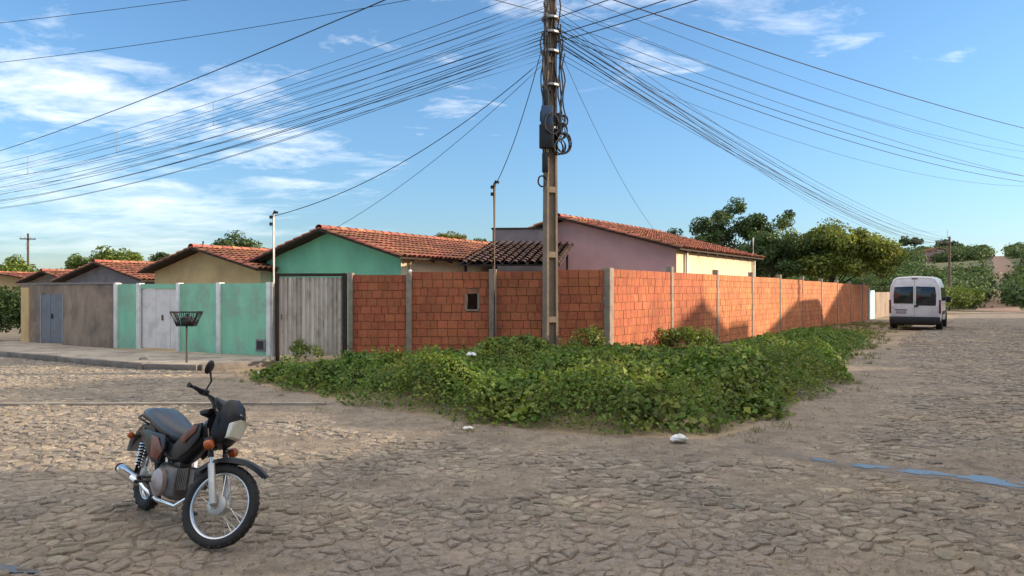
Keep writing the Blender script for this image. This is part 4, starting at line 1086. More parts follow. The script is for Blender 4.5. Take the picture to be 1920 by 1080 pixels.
    for sy in (-1, 1):
        g0 = hb + Vector((-.088, .295 * sy, .116)); g1 = hb + Vector((-.062, .19 * sy, .106))
        bd(MB().tube([g0, g1], .018, 10), 'grip', 'rubber', hbo, True, 0, True)
        bd(MB().tube([hb + Vector((-.04, .17 * sy, .11)), hb + Vector((-.012, .21 * sy, .108)), hb + Vector((-.035, .31 * sy, .112))], .008, 6), 'lever', 'black_plastic', hbo, True, 0, True)
        bd(MB().box(hb + Vector((-.05, .165 * sy, .107)), (.05, .045, .042)), 'switch_block', 'black_plastic', hbo, False, .008, True)
    ms = hb + Vector((-.05, -.16, .12))
    bd(MB().tube([ms, ms + Vector((.015, .0, .07)), ms + Vector((.0, -.03, .13))], .0065, 6), 'mirror_stem', 'black_plastic', hbo, True, 0, True)
    mc = ms + Vector((0, -.055, .15)); mm_ = MB().lathe(mc, (.9, .2, -.1), [(.0, .018), (.035, .016), (.048, .004), (.048, -.004), (.0, -.006)], 16)
    bd(mm_, 'mirror', 'black_plastic', hbo, True, 0, True)
    # instrument and cables
    bd(MB().box(hb + Vector((.0, 0, .07)), (.09, .13, .05), mat=Matrix.Rotation(.5, 3, 'Y')), 'instrument', 'black_plastic', hbo, False, .012, True)
    for k, (y0, y1) in enumerate(((-.19, -.05), (.19, .05), (-.17, .03))):
        q0 = hb + Vector((-.05, y0 * .85, .105)); q3 = axle + ax * .40 + Vector((.0, y1, 0)); mid = (q0 + q3) / 2 + Vector((.13, y0 * .2, .05))
        cp = [q0.lerp(mid, t).lerp(mid.lerp(q3, t), t) for t in [i / 10 for i in range(11)]]
        bd(MB().tube(cp, .005, 5), 'control_cable', 'cable', hbo, True, 0, True)
    # frame spine and legshield-like covers
    head = axle + ax * .50 - fwd * .04
    sp = [Vector((head.x + .02, 0, head.z + .06)), Vector((.82, 0, .64)), Vector((.66, 0, .53)), Vector((.50, 0, .50)), Vector((.34, 0, .52))]
    rings = []
    for p_, w, h in zip(sp, (.055, .075, .085, .085, .08), (.07, .085, .085, .09, .09)):
        rings.append([p_ + Vector((0, math.cos(a) * w, math.sin(a) * h)) for a in [2 * math.pi * k / 12 for k in range(12)]])
    bd(MB().loft(rings), 'spine_cover', 'moto_black', th, True)
    for sy in (-1, 1):
        pl = [Vector((.93, .062 * sy, .76)), Vector((.84, .075 * sy, .74)), Vector((.62, .088 * sy, .585)), Vector((.55, .088 * sy, .50)), Vector((.66, .088 * sy, .47)), Vector((.82, .078 * sy, .56)), Vector((.92, .064 * sy, .66))]
        bd(MB().extrude(pl, (0, .012 * sy, 0)), 'front_panel', 'moto_black', th, False, .004)
        pl = [Vector((.44, .095 * sy, .61)), Vector((.10, .10 * sy, .61)), Vector((-.06, .09 * sy, .57)), Vector((.14, .105 * sy, .48)), Vector((.32, .11 * sy, .40)), Vector((.44, .105 * sy, .41)), Vector((.48, .10 * sy, .52))]
        bd(MB().extrude(pl, (0, .02 * sy, 0)), 'side_panel', 'moto_black', th, False, .008)
        pl = [Vector((.47, .118 * sy, .50)), Vector((.36, .122 * sy, .585)), Vector((.24, .122 * sy, .585)), Vector((.30, .128 * sy, .44)), Vector((.42, .124 * sy, .43))]
        bd(MB().extrude(pl, (0, .008 * sy, 0)), 'red_trim', 'moto_panel', th, False, .003)
        pl = [Vector((.90, .080 * sy, .745)), Vector((.83, .092 * sy, .72)), Vector((.70, .103 * sy, .63)), Vector((.74, .103 * sy, .59)), Vector((.88, .085 * sy, .69))]
        bd(MB().extrude(pl, (0, .004 * sy, 0)), 'red_trim', 'moto_panel', th, False, .002)
    # seat
    prof = [(-.08, .685, .095, .030), (-.04, .700, .112, .055), (.08, .70, .120, .068), (.22, .67, .120, .075), (.37, .635, .108, .075), (.50, .615, .085, .065), (.60, .61, .062, .045), (.64, .605, .04, .02)]
    rings = []
    for x, z, w, h in prof:
        r_ = []
        for k in range(16):
            a = 2 * math.pi * k / 16; ca, sa = math.cos(a), math.sin(a)
            r_.append(Vector((x, math.copysign(abs(ca) ** .6, ca) * w, z + (math.copysign(abs(sa) ** .75, sa) * h * (1.0 if sa > 0 else .8)))))
        rings.append(r_)
    st = bd(MB().loft(rings), 'seat', 'seat_vinyl', th, True)
    # tail, rear mudguard, rack
    rings = []
    for k in range(9):
        a = R(60 + 100 * k / 8); cc = Vector((math.cos(a) * .34 - .02, 0, rw + .05 + math.sin(a) * .34)); w = .06
        rd_ = Vector((math.cos(a), 0, math.sin(a)))
        rings.append([cc + Vector((0, -w, 0)) - rd_ * .03, cc + Vector((0, -w, 0)) + rd_ * .005, cc + rd_ * .014, cc + Vector((0, w, 0)) + rd_ * .005, cc + Vector((0, w, 0)) - rd_ * .03, cc])
    bd(MB().loft(rings), 'rear_mudguard', 'black_plastic', th, True)
    bd(MB().box((-.14, 0, .575), (.09, .12, .07)), 'tail_light', 'red_lens', th, False, .015)
    bd(MB().box((-.30, 0, .45), (.012, .17, .13), mat=Matrix.Rotation(.3, 3, 'Y')), 'number_plate', 'plate', th)
    rk = MB(); rk.tube([(.10, -.11, .645), (-.08, -.12, .67), (-.17, -.07, .68), (-.17, .07, .68), (-.08, .12, .67), (.10, .11, .645)], .010, 6); bd(rk, 'grab_rail', 'black_plastic', th, True)
    for sy in (-1, 1):
        bd(MB().tube([(-.13, .05 * sy, .54), (-.13, .12 * sy, .53)], .008, 5), 'indicator_stalk', 'black_plastic', th)
        bd(MB().lathe((-.13, .135 * sy, .53), (-1, 0, 0), [(0, -.01), (.024, 0), (.024, .025), (0, .035)], 10), 'indicator', 'amber', th, True)
        s0 = Vector((.02, .115 * sy, rw + .02)); s1 = Vector((.08, .105 * sy, .55)); hx = MB()
        pts = []
        for k in range(73):
            t = k / 72; a = 2 * math.pi * 8 * t; p_ = s0.lerp(s1, .22 + .62 * t); pts.append(p_ + Vector((math.cos(a) * .026, math.sin(a) * .026, 0)))
        hx.tube(pts, .0055, 5); bd(hx, 'shock_spring', 'chrome', th, True)
        bd(MB().tube([s0, s1], .013, 8), 'shock_body', 'black_plastic', th, True)
        bd(MB().tube([(0, .085 * sy, rw), (.36, .075 * sy, .30)], .018, 8), 'swingarm', 'black_plastic', th, True)
        bd(MB().tube([(.44, .10 * sy, .29), (.43, .26 * sy, .285)], .014, 8), 'footpeg', 'rubber', th, True)
    # engine
    en = bd(MB().loft([[Vector((x, y * w, z)) for (y, z) in ((-1, .22), (-1, .36), (-.7, .41), (.7, .41), (1, .36), (1, .22), (.6, .19), (-.6, .19))] for x, w in ((.36, .09), (.42, .115), (.60, .115), (.66, .08))]), 'engine', 'engine', th, False, .01)
    bd(MB().lathe((.52, -.112, .295), (0, -1, 0), [(.095, 0), (.095, .03), (.075, .045), (.03, .05), (0, .05)], 22), 'clutch_cover', 'engine_cover', en, True)
    bd(MB().lathe((.52, .112, .295), (0, 1, 0), [(.085, 0), (.085, .03), (.06, .045), (0, .045)], 22), 'stator_cover', 'alloy', en, True)
    cy = MB()
    for k in range(7): cy.box((.66 + .028 * k, 0, .335 + .006 * k), (.012, .15, .145))
    cy.box((.76, 0, .355), (.22, .11, .11)); cy.box((.88, 0, .38), (.07, .125, .12)); bd(cy, 'cylinder', 'engine', en)
    bd(MB().box((.56, .0, .46), (.11, .09, .10)), 'carburettor', 'engine', en, False, .012)
    # exhaust
    ex = bd(MB().tube([(.90, -.03, .33), (.94, -.08, .27), (.86, -.13, .20), (.60, -.15, .19), (.36, -.155, .22), (.26, -.16, .25)], .016, 10), 'exhaust_pipe', 'chrome', th, True)
    bd(MB().tube([(.27, -.16, .248), (.22, -.162, .252), (-.06, -.172, .278), (-.12, -.174, .284)], [.022, .036, .043, .034], 16), 'muffler', 'chrome', ex, True)
    bd(MB().tube([(-.115, -.174, .2835), (-.135, -.1745, .2855)], [.037, .037], 16), 'muffler_end', 'moto_panel', ex, True)
    bd(MB().extrude([Vector((.15, -.204, .26)), Vector((-.04, -.216, .277)), Vector((-.04, -.216, .306)), Vector((.15, -.204, .29))], (0, .01, 0)), 'heat_shield', 'chrome', ex)
    bd(MB().tube([(.42, -.17, .28), (.62, -.20, .22), (.66, -.22, .23)], .010, 6), 'brake_pedal', 'black_plastic', th, True)
    bd(MB().tube([(.40, .17, .30), (.30, .20, .46), (.26, .22, .50)], .011, 6), 'kick_starter', 'chrome', th, True)
    bd(MB().extrude([Vector((0.07, .09, rw + .07)), Vector((.40, .09, .36)), Vector((.40, .09, .26)), Vector((0.05, .09, rw - .06)), Vector((-.06, .09, rw))], (0, .012, 0)), 'chain_guard', 'black_plastic', th)
    bd(MB().tube([(.46, .10, .24), (.40, .205, .04), (.385, .235, .040)], .012, 6), 'side_stand', 'black_plastic', th, True)
    return th
motorcycle()

# ------------------------------------------------------------------ van
def van():
    hd = math.atan2(EW.y, EW.x) + R(1.5)
    c = Vector((17.25, 32.0))
    th = empty('van', (c.x, c.y, float(terrain(c.x, c.y))), 'white high roofed van parked half on the verge past the brick wall', 'van', rot=(0, 0, hd))
    L, W, H = 5.0, 1.98, 2.30
    def ring(x, zb, zt, wf, topw):
        w = W / 2 * wf
        pts = [(-w * .97, zb), (-w, zb + .15), (-w, 1.15), (-w * .955, zt - .42), (-w * topw, zt - .10), (-w * topw * .82, zt - .02), (0, zt + .015)]
        full = pts + [(-a, b) for a, b in reversed(pts[:-1])]
        return [Vector((x, a, b)) for a, b in full]
    m = MB(); m.loft([ring(0.06, .42, H - .05, .975, .80), ring(0.0, .42, 1.18, .985, .9) if False else ring(0.10, .40, H - .015, .995, .82), ring(.5, .38, H, 1.0, .83), ring(3.2, .38, H, 1.0, .83), ring(3.7, .38, H - .12, .99, .80)])
    body = m.build('body', 'van_paint', th, local=True, smooth=True)
    hood = []
    for x, zt, wf in ((3.705, 1.98, .98), (4.25, 1.28, .97), (4.7, 1.08, .95), (4.98, .85, .88)):
        w = W / 2 * wf; hood.append([Vector((x, a, b)) for a, b in ((-w, .38), (-w, min(1.0, zt - .1)), (-w * .82, zt - .03), (0, zt), (w * .82, zt - .03), (w, min(1.0, zt - .1)), (w, .38))])
    MB().loft(hood).build('bonnet', 'van_paint', th, local=True, smooth=True)
    B = lambda nm, cc, sz, mt, bv=0.01, par=th: MB().box(cc, sz).build(nm, mt, par, local=True, bevel=bv)
    def quad(nm, pts, mt, par=th, th_=.016, bv=.004): return MB().extrude([Vector(p) for p in pts], (-th_, 0, 0)).build(nm, mt, par, local=True, bevel=bv)
    # rear doors: y + is the left of the van
    dl = quad('rear_door', [(.062, .012, .50), (.062, .86, .50), (.062, .90, 1.15), (.064, .86, 1.85), (.068, .70, 2.14), (.068, .012, 2.17)], 'van_paint', bv=.012, th_=.03)
    dr = quad('rear_door', [(.062, -.012, .50), (.062, -.86, .50), (.062, -.90, 1.15), (.064, -.86, 1.85), (.068, -.70, 2.14), (.068, -.012, 2.17)], 'van_paint', bv=.012, th_=.03)
    quad('rear_window', [(.03, .05, 1.13), (.03, .80, 1.13), (.033, .81, 1.5), (.036, .77, 1.84), (.036, .05, 1.87)], 'dark_glass', dl, .012)
    quad('rear_window', [(.03, -.05, 1.05), (.03, -.80, 1.05), (.033, -.81, 1.5), (.036, -.77, 1.84), (.036, -.05, 1.87)], 'dark_glass', dr, .012)
    B('door_handle', (.02, -.06, 1.02), (.035, .14, .07), 'black_plastic', .008, dr)
    B('hinge', (.02, .83, 1.0), (.03, .05, .08), 'van_paint', .005, dl); B('hinge', (.02, -.83, 1.0), (.03, .05, .08), 'van_paint', .005, dr)
    B('badge', (.026, .52, .86), (.010, .48, .035), 'black_plastic', .002, dl)
    B('number_plate', (.024, .52, .76), (.010, .40, .12), 'plate', .003, dl)
    B('rear_bumper', (.0, 0, .42), (.22, 1.92, .30), 'black_plastic', .05)
    B('underbody', (2.3, 0, .30), (4.4, 1.5, .18), 'black_plastic', .02)
    for sy in (-1, 1):
        MB().box((.10, .945 * sy, 1.0), (.12, .075, .58)).build('tail_light', 'red_lens', th, local=True, bevel=.012)
        for x in (.95, 4.15):
            w = MB().lathe((x, .86 * sy, .335), (0, 1, 0), [(.19, -.10), (.30, -.11), (.335, -.07), (.335, .07), (.30, .11), (.19, .10)], 24).build('wheel', 'rubber', th, local=True, smooth=True)
            MB().lathe((x, .86 * sy, .335), (0, sy, 0), [(.195, .06), (.19, .095), (.06, .075), (.0, .09)], 18).build('rim', 'alloy', w, local=True, smooth=True)
            MB().lathe((x, .955 * sy, .36), (0, sy, 0), [(.44, 0), (.44, .04), (.38, .045), (.38, 0)], 22, closed=True).build('wheel_arch', 'black_plastic', th, local=True)
        for x0, x1 in ((.45, 1.55), (1.65, 2.75)):
            MB().extrude([Vector((x0, .985 * sy, 1.25)), Vector((x1, .985 * sy, 1.25)), Vector((x1, .955 * sy, 1.82)), Vector((x0, .955 * sy, 1.82))], (0, .012 * sy, 0)).build('side_window', 'dark_glass', th, local=True)
        MB().extrude([Vector((2.9, .985 * sy, 1.25)), Vector((3.75, .985 * sy, 1.2)), Vector((3.6, .955 * sy, 1.80)), Vector((2.9, .955 * sy, 1.82))], (0, .012 * sy, 0)).build('side_window', 'dark_glass', th, local=True)
        B('moulding', (2.3, 1.0 * sy, .72), (2.6, .03, .14), 'black_plastic', .01)
        MB().box((3.75, 1.10 * sy, 1.28), (.12, .20, .26)).build('door_mirror', 'black_plastic', th, local=True, bevel=.03)
    MB().extrude([Vector((3.74, -.82, 1.93)), Vector((3.74, .82, 1.93)), Vector((4.24, .86, 1.31)), Vector((4.24, -.86, 1.31))], (.02, 0, .02)).build('windscreen', 'dark_glass', th, local=True)
    B('brake_light', (.045, 0, 2.20), (.03, .22, .035), 'red_lens', .004)
    return th
van()
# white gate past the wall
wgp = Vector(rs(0.05, 35.15)); p2 = Vector(rs(0.05, 37.6)); gg = empty('pale_gate', (wgp.x, wgp.y, -.3), 'pale blue white sheet gate at the end of the brick wall beside the van', 'gate')
for i in range(5):
    a = wgp.lerp(p2, i / 5 + .004); b = wgp.lerp(p2, (i + 1) / 5 - .004); c = (a + b) / 2 + NW * (.004 * (i % 2)); MB().box((c.x, c.y, .72), ((b - a).length, .05, 1.9), rz=math.atan2(EW.y, EW.x)).build('panel', 'pale_blue', gg)
c = wgp - EW * .06 + NW * .05; MB().box((c.x, c.y, .75), (.10, .12, 2.1), rz=math.atan2(EW.y, EW.x)).build('gate_post', 'white_paint', gg)
p3 = Vector(rs(0.0, 45)); q = empty('far_wall', (p2.x, p2.y, -.4), 'plain brown plastered wall continuing beyond the pale gate', 'wall'); c = (p2 + p3) / 2
MB().box((c.x, c.y, .55), ((p3 - p2).length, .14, 2.0), rz=math.atan2(EW.y, EW.x)).build('wall_panel', 'brown_render', q)

# ------------------------------------------------------------------ vegetation
FWALL = [(-5.6, 17.45), (-3.8, 17.42), (2.19, 17.2), rs(0, 35)]
def verge_height(x, y):
    d = dpoly(x, y, VERGE); dw = dpoly(x, y, FWALL, False)
    t = (np.asarray(x) - CORNER.x) * EW.x + (np.asarray(y) - CORNER.y) * EW.y
    perp = (np.asarray(x) - CORNER.x) * NW.x + (np.asarray(y) - CORNER.y) * NW.y
    nz = vnoise(x / 1.15 + 11, y / 1.15 + 5) * .55 + vnoise(x / 0.42 + 2, y / 0.42) * .30 + vnoise(x / 0.16 + 7, y / 0.16) * .15
    h = 0.74 * (0.22 + 1.05 * nz) * sstep(0.0, 0.90, d - 0.50 * vnoise(x / 0.6 + 31, y / 0.6 + 17))
    h = h * (0.22 + 0.78 * sstep(0.6, 4.0, dw))
    h = h * (1 - 0.55 * sstep(-2.2, -3.8, x))
    h = h * (1 - 0.75 * sstep(7.5, 14.0, t)) * (1 - 0.35 * sstep(4, 9, t) * sstep(2.6, 4.2, perp))
    return h
def weeds():
    n = 620000
    x = rng.uniform(-5.7, 14, n); y = rng.uniform(8.2, 30, n)
    ok = inpoly(x, y, VERGE); x, y = x[ok], y[ok]
    h = verge_height(x, y); k = (h > .03) & (rng.random(len(x)) < np.clip(h * 2.8, .16, 1.0)) & (vnoise(x / .5 + 40, y / .5 + 3) > .12)
    dens = np.where(np.hypot(x, y) > 17, .55, 1.0); k &= rng.random(len(x)) < dens
    x, y, h = x[k], y[k], h[k]
    f = 1 - rng.random(len(x)) ** 1.9; z = h * f + rng.normal(0, .018, len(x))
    z = np.maximum(z, .015)
    D = rng.normal(size=(len(x), 3)) * .62; D[:, 2] = np.abs(D[:, 2]) + .55
    e = 0.04; D[:, 0] -= (verge_height(x + e, y) - h) / e * .8 * (f > .6); D[:, 1] -= (verge_height(x, y + e) - h) / e * .8 * (f > .6)
    sp = vnoise(x / 0.8 + 60, y / 0.8 + 22)                            # different species in drifts
    s = np.where(sp > .6, .085, np.where(sp < .38, .045, .062)) * (1 + .3 * (rng.random(len(x)) < .25))
    # upright sprigs standing out of the mass
    m = 900; px = rng.uniform(-5.2, 9, m); py = rng.uniform(8.8, 19.5, m); k2 = inpoly(px, py, VERGE); px, py = px[k2], py[k2]; ph_ = verge_height(px, py)
    k2 = ph_ > .12; px, py, ph_ = px[k2], py[k2], ph_[k2]; per = 16; tt = np.tile(np.linspace(0, 1, per), len(px)); hh = np.repeat(rng.uniform(.08, .26, len(px)), per); lx = np.repeat(rng.normal(0, .06, len(px)), per); ly = np.repeat(rng.normal(0, .06, len(px)), per)
    sx = np.repeat(px, per) + lx * tt + rng.normal(0, .022, len(tt)); sy_ = np.repeat(py, per) + ly * tt + rng.normal(0, .022, len(tt)); sz = np.repeat(ph_, per) * .85 + hh * tt
    x = np.concatenate([x, sx]); y = np.concatenate([y, sy_]); z = np.concatenate([z, sz]); D = np.concatenate([D, rng.normal(size=(len(tt), 3)) * .6 + np.array([0, 0, .5])]); s = np.concatenate([s, np.full(len(tt), .05)])
    o = leaf_mesh('weeds', np.stack([x, y, z], 1), D, s, 'weed_leaf', None, .75)
    tag(o, 'dense green weeds covering the verge around the corner of the brick wall', 'weeds', kind='stuff')
weeds()
def grass():
    n = 5200
    x = rng.uniform(-7, 24, n); y = rng.uniform(7.6, 42, n)
    d = dpoly(x, y, VERGE); ins = inpoly(x, y, VERGE); h = verge_height(x, y)
    ok = (ins & (h < .20)) | (~ins & (d < .45 * vnoise(x * 1.1, y * 1.1)) & (y < 30) & (y < 15.5 + 30 * (x > 2)))
    ok &= vnoise(x * .9 + 5, y * .9) > .30
    x, y = x[ok], y[ok]; per = 26; k = len(x); r = np.repeat(rng.uniform(.03, .10, k), per)
    size = np.repeat(rng.uniform(.5, 1.3, k) * np.where(inpoly(x, y, VERGE), 1.0, .55) * np.where(y > 18, 1.5, 1.0), per)
    x = np.repeat(x, per) + rng.normal(0, 1, k * per) * r; y = np.repeat(y, per) + rng.normal(0, 1, k * per) * r; n = len(x)
    hh = (.025 + .075 * rng.random(n)) * size; a = rng.uniform(0, 6.283, n); lean = rng.normal(0, .55, (n, 2)) * hh[:, None]; w = (.0025 + .0030 * rng.random(n)) * np.where(y > 18, 2.2, 1.0)
    V = np.empty((n, 4, 3)); dx, dy = np.cos(a) * w, np.sin(a) * w
    V[:, 0] = np.stack([x - dx, y - dy, np.zeros(n)], 1); V[:, 1] = np.stack([x + dx, y + dy, np.zeros(n)], 1)
    V[:, 2] = np.stack([x + dx * .2 + lean[:, 0], y + dy * .2 + lean[:, 1], hh], 1); V[:, 3] = np.stack([x - dx * .2 + lean[:, 0], y - dy * .2 + lean[:, 1], hh], 1)
    V[:, :, 2] += (terrain(x, y) - .012)[:, None]
    o = np_mesh('grass', V.reshape(-1, 3), np.arange(n * 4).reshape(n, 4), 'grass')
    tag(o, 'short patchy grass fringing the verge and the cobbles', 'grass', kind='stuff')
grass()

def crown_points(centers, radii, n):
    k = rng.integers(0, len(centers), n); c = centers[k]; r = radii[k]
    d = rng.normal(size=(n, 3)); d /= np.linalg.norm(d, axis=1, keepdims=True)
    rad = rng.random(n) ** .45
    p = c + d * (r * rad)[:, None] * np.array([1, 1, .8])
    return p, d
def tree(name, label, base, cc, rad, nclump, nleaf, lsize, mat, trunk_r=.16, clump=(.5, .9), cat='tree', group=None, shell=.55, wid=.55, limbs=True):
    x, y, z0 = base; th = empty(name, base, label, cat, group)
    d = rng.normal(size=(nclump, 3)); d /= np.linalg.norm(d, axis=1, keepdims=True); d[:, 2] = np.where(d[:, 2] < -.55, -d[:, 2] * .5, d[:, 2])
    rr = shell + (1 - shell) * rng.random(nclump)
    C = np.array(cc) + d * rr[:, None] * np.array(rad); cr = rng.uniform(clump[0], clump[1], nclump)
    P, D = crown_points(C, cr, nleaf); D = D * .7 + rng.normal(size=D.shape) * .55; D[:, 2] += .45
    leaf_mesh('crown', P, D, np.full(nleaf, lsize), mat, th, wid)
    m = MB(); top = Vector((cc[0], cc[1], cc[2] - rad[2] * .35)); b = Vector(base)
    pts = [b + Vector((0, 0, -.1)), b.lerp(top, .35) + Vector((.06, .05, 0)), b.lerp(top, .7) + Vector((-.05, .03, 0)), top]
    m.tube(pts, [trunk_r, trunk_r * .8, trunk_r * .65, trunk_r * .5], 8)
    if limbs:
        for i in range(min(nclump, 16)):
            p = Vector(C[i]); s = b.lerp(top, random.uniform(.5, 1.0)); mid = s.lerp(p, .5) + Vector((0, 0, -.12 * (p - s).length * .5))
            m.tube([s, mid, p], [trunk_r * .36, trunk_r * .22, trunk_r * .08], 5)
    m.build('trunk', 'bark', th, smooth=True)
    return th
G_T = 'trees behind the houses'
# big rounded tree by the van and taller loose tree behind the pink house
tree('round_tree', 'large dense rounded tree overhanging the end of the brick wall', (18.6, 44.6, -.3), (19.0, 44.2, 3.55), (3.7, 3.0, 1.85), 90, 26000, .20, 'leaf_round', .2, (.5, .95), shell=.62)
tree('loose_tree', 'tall open crowned tree with thin branches behind the pink house', (13.4, 47.5, 0), (14.3, 48.0, 5.4), (4.2, 3.0, 2.3), 54, 12000, .19, 'leaf_dark', .17, (.36, .75), shell=.25)
tree('dark_tree', 'low dark leafy tree filling the gap between pink house and rounded tree', (14.6, 44.0, 0), (15.2, 43.4, 3.4), (2.8, 2.0, 1.6), 36, 9000, .20, 'leaf_dark', .15, (.5, .8))
tree('small_tree', 'yellowish tipped tree showing above the teal house roof', (-3.6, 42.0, 0), (-3.55, 42.0, 4.35), (.75, .8, .62), 12, 1500, .16, 'leaf_yellow', .1, (.3, .5), group=G_T)
tree('small_tree', 'dark green tree beside the yellowish one above the teal roof', (-1.9, 42.5, 0), (-1.95, 42.5, 4.1), (.75, .8, .55), 12, 1500, .17, 'leaf_dark', .1, (.3, .5), group=G_T)
tree('tree', 'dark spreading tree showing above the ochre house roof', (-16.6, 46, 0), (-16.8, 46, 4.1), (1.7, 1.6, .95), 18, 3000, .22, 'leaf_dark', .15, (.4, .75), group=G_T)
tree('tree', 'green tree rising behind the grey gabled house', (-28.3, 54, 0), (-28.5, 54, 3.5), (1.9, 1.8, 1.0), 16, 2600, .25, 'leaf_mid', .16, (.5, .8), group=G_T)
tree('tree', 'olive green tree with bare top behind the grey house ridge', (-31.2, 54.5, 0), (-31.3, 54.5, 3.0), (1.2, 1.4, 1.3), 12, 1700, .25, 'leaf_mid', .14, (.4, .7), group=G_T)
tree('tree', 'small dark tree between the grey and the ochre houses', (-23.8, 51, 0), (-23.8, 51, 3.6), (.9, .9, .6), 8, 1000, .22, 'leaf_dark', .12, (.35, .55), group=G_T)
tree('tree', 'broad sunlit tree beyond the far yellowish roof', (-43.5, 64, 0), (-43.5, 64, 2.9), (2.6, 2.4, 1.6), 18, 3200, .30, 'leaf_mid', .2, (.7, 1.1), group=G_T)
for k, (x, y, r) in enumerate(((-48, 90, 3.2), (-56, 92, 3.6), (-38, 85, 2.6), (-30, 92, 2.8), (-22, 96, 2.8), (-63, 95, 4.0), (-71, 92, 3.4), (-79, 96, 4.2), (-60, 70, 3.0), (-88, 90, 3.6))):
    tree('tree', 'distant dark tree on the skyline beyond the left street', (x, y, float(terrain(x, y))), (x, y, 1.4 + r * .35), (r, r * .9, r * .55), 16, 1500, .5, 'leaf_dark', .2, (.8, 1.3), group='distant trees beyond the left street')
# dark hedge at the left edge
o = tree('hedge', 'dark overgrown hedge past the end of the rendered wall', (-16.6, 23.9, 0), (-16.9, 24.0, .85), (2.0, 1.4, .85), 40, 8500, .13, 'leaf_dark', .08, (.4, .6), cat='hedge')
# shrub at the pole and the wall corner
tree('shrub', 'sparse yellow green shrub growing against the brick wall beside the pole', (1.55, 15.7, 0), (1.55, 15.7, .55), (.42, .38, .42), 14, 800, .075, 'shrub_leaf', .02, (.12, .2), cat='shrub', wid=.5)
tree('shrub', 'thin weedy shrub growing in front of the corrugated gate', (-4.6, 16.7, 0), (-4.6, 16.7, .30), (.42, .35, .26), 10, 650, .06, 'weed_leaf', .012, (.1, .18), cat='shrub', wid=.5)
tree('shrub', 'small dark shrub at the foot of the brick wall below the hole', (-0.05, 16.7, 0), (-0.05, 16.7, .32), (.35, .25, .28), 10, 600, .065, 'leaf_dark', .012, (.12, .18), cat='shrub', wid=.5)
tree('shrub', 'dark low shrub against the sunlit side wall', (4.6, 19.6, 0), (4.55, 19.5, .40), (.9, .8, .30), 20, 1700, .08, 'weed_leaf', .02, (.2, .3), cat='shrub', wid=.6)
# bushes and trees beyond the van
BG = 'bushes beyond the van'
for k, (perp, t, r, h, mt) in enumerate(((2.0, 52, 1.6, 1.7, 'leaf_mid'), (2.8, 58, 1.9, 2.0, 'leaf_mid'), (1.2, 64, 2.3, 2.6, 'leaf_dark'), (3.2, 70, 2.0, 2.2, 'leaf_mid'), (2.2, 80, 2.8, 3.0, 'leaf_dark'), (-3, 62, 3.0, 3.6, 'leaf_dark'), (-6, 74, 3.4, 4.2, 'leaf_dark'), (0, 92, 3.0, 3.6, 'leaf_mid'))):
    x, y = rs(perp, t); z = float(terrain(x, y))
    tree('bush', 'leafy green bush lining the street verge beyond the van', (x, y, z), (x, y, z + h * .5), (r, r, h * .5), 22, 2600, .20 + .02 * (k > 4), mt, .08, (.45, .8), cat='bush', group=BG)
for k, (perp, t, r, h) in enumerate(((10.6, 56, 1.4, 2.6), (10.4, 64, 1.7, 3.6), (10.0, 74, 2.0, 4.4), (11.0, 88, 2.4, 4.6))):
    x, y = rs(perp, t); z = float(terrain(x, y))
    tree('bush', 'tall dark bush on the far side of the street opposite the van', (x, y, z), (x, y, z + h * .5), (r, r, h * .52), 20, 2200, .22, 'leaf_dark', .08, (.5, .8), cat='bush', group='dark bushes on the right verge')
# far house on the hill and yellow wall past the van
house('hill_house', 'distant pale house with reddish roof among the trees on the hillside', (117, 197), 8.5, 7, float(terrain(117, 197)) + 2.2, float(terrain(117, 197)) + 3.4, 'pink_plaster', 'pink_plaster', e1=Vector((-.97, .1)).normalized(), e2=Vector((.1, .97)).normalized(), base=float(terrain(117, 197)) - 1)
house('roadside_house', 'small ochre house half hidden by bushes beyond the van', rs(1.5, 62), 3.4, 3.6, 1.6, 2.2, 'cream_plaster', 'cream_plaster', e1=E1p, e2=E2p, base=-.6)
# hillside wood
def wood():
    n = 3600
    u = rng.uniform(0.30, 0.80, n); y = rng.uniform(95, 330, n); x = u * y
    road_u = .652
    ok = (np.abs(u - road_u) > .012 + .5 / y) & (vnoise(x / 22, y / 22) > .24) & ~((np.abs(u - .66) < .03) & (y > 140) & (y < 195))
    ok &= ~((np.abs(u - .595) < .05) & (y > 150) & (y < 192))
    x, y = x[ok], y[ok]; n = len(x); z = terrain(x, y); r = rng.uniform(1.2, 2.6, n)
    per = 60; P = np.repeat(np.stack([x, y, z + r * .75], 1), per, 0); rr = np.repeat(r, per)
    d = rng.normal(size=(len(P), 3)); d /= np.linalg.norm(d, axis=1, keepdims=True)
    P = P + d * (rr * (.6 + .4 * rng.random(len(P))))[:, None] * np.array([1, 1, .85])
    D = d + rng.normal(size=d.shape) * .4; D[:, 2] += .4
    o = leaf_mesh('hillside_wood', P, D, np.full(len(P), .62), 'leaf_dark', None, .8); tag(o, 'scrubby dark green wood covering the distant hillside', 'wood', kind='stuff')
wood()
for k, (u, y, r) in enumerate(((.535, 250, 3.4), (.548, 290, 3.0), (.585, 270, 4.2), (.60, 300, 3.4), (.63, 310, 3.0), (.675, 300, 3.6), (.70, 280, 3.2))):
    x = u * y; z = float(terrain(x, y))
    tree('hill_tree', 'taller tree standing out on the skyline of the distant hill', (x, y, z), (x, y, z + r * 1.25), (r, r, r * .7), 10, 700, 1.0, 'leaf_dark', .25, (1.0, 1.6), group='skyline trees on the hill', limbs=False)
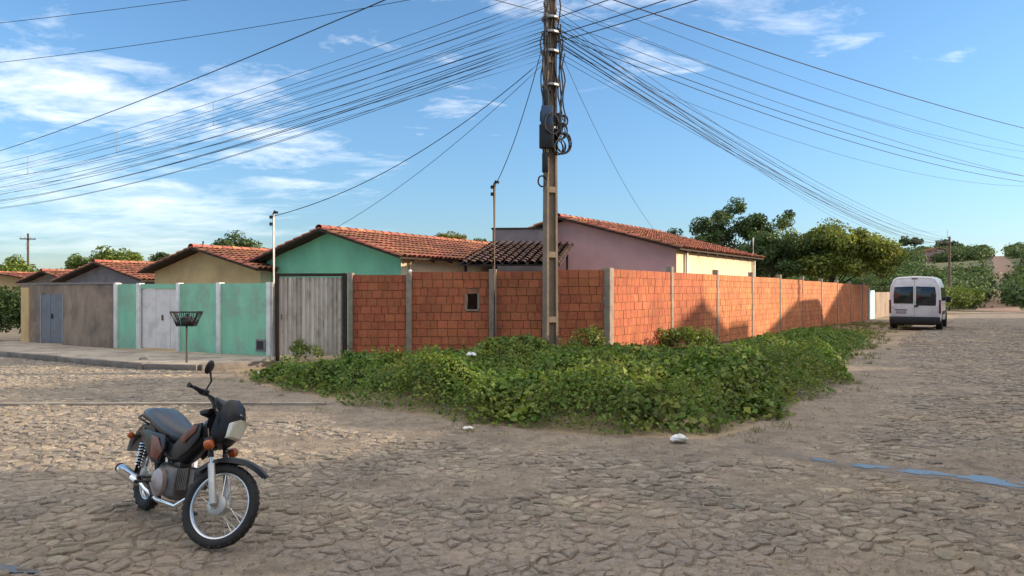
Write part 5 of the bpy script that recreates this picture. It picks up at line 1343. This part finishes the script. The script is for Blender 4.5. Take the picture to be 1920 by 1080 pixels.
# dirt track up the hill
P = []
for i in range(46):
    y = 60 + i * 4.2; u = .655 - .004 * math.sin(i * .22); P.append((u * y, y, 3.0 - 1.2 * min(1, i / 14) + .25 * math.sin(i * 2.3)))
m = MB(); n = len(P)
vs = []
for s in (-1, 1):
    for x, y, w in P: vs.append((x + s * w * .82, y - s * w * .56, float(terrain(x + s * w * .82, y - s * w * .56)) + .10 * min(1, max(0, (y - 62) / 40)) + .012))
m.add(vs, [(i, i + 1, n + i + 1, n + i) for i in range(n - 1)]); o = m.build('dirt_track', 'dirt_track'); tag(o, 'reddish dirt track continuing the street up the hill', 'road', kind='structure')

# ------------------------------------------------------------------ litter
def crumple(name, label, c, size, seed, flat=.6, cat='litter'):
    rd = random.Random(seed); m = MB()
    m.lathe((0, 0, 0), (0, 0, 1), [(.0, 0), (.55, .02), (1.0, .3), (.85, .62), (.5, .9), (.0, 1.0)], 14)
    vs = []
    for x, y, z in m.v:
        k = 1 + rd.uniform(-.22, .22); vs.append((c[0] + x * size[0] * k, c[1] + y * size[1] * k, c[2] + z * size[2] * (1 + rd.uniform(-.25, .2))))
    m.v = vs; o = m.build(name, 'litter', smooth=True); tag(o, label, cat); return o
crumple('plastic_bag', 'crumpled white plastic bag lying at the grassy tip of the verge', (1.82, 8.12, .01), (.095, .08, .085), 3, cat='bag')
crumple('paper_scrap', 'small white paper scrap at the front edge of the weeds', (-0.52, 8.85, .015), (.07, .04, .025), 5)
crumple('white_wrapper', 'white wrapper caught on top of the weeds before the brick wall', (-0.72, 13.0, .50), (.10, .06, .08), 7)
o = MB().prism([(-4.85, 14.2), (-4.45, 14.45), (-4.38, 14.6), (-4.6, 14.62), (-4.88, 14.36)], [.05, .10, .16, .14, .06], [.09, .14, .20, .18, .10]).build('foam_slab', 'litter', bevel=.01); tag(o, 'broken white foam slab lying at the edge of the weeds', 'slab')
for k, (x, y) in enumerate(((-8.2, 16.6), (-5.35, 16.2))):
    crumple('rubble_stone', 'lump of broken masonry on the pavement edge', (x, y, .09), (.10, .08, .08), 20 + k, cat='stone'); bpy.data.objects[COL.objects[-1].name]['group'] = 'rubble on the pavement'
    COL.objects[-1].data.materials[0] = M['kerb']
print('objects', len(bpy.data.objects), 'stones', len(cells))
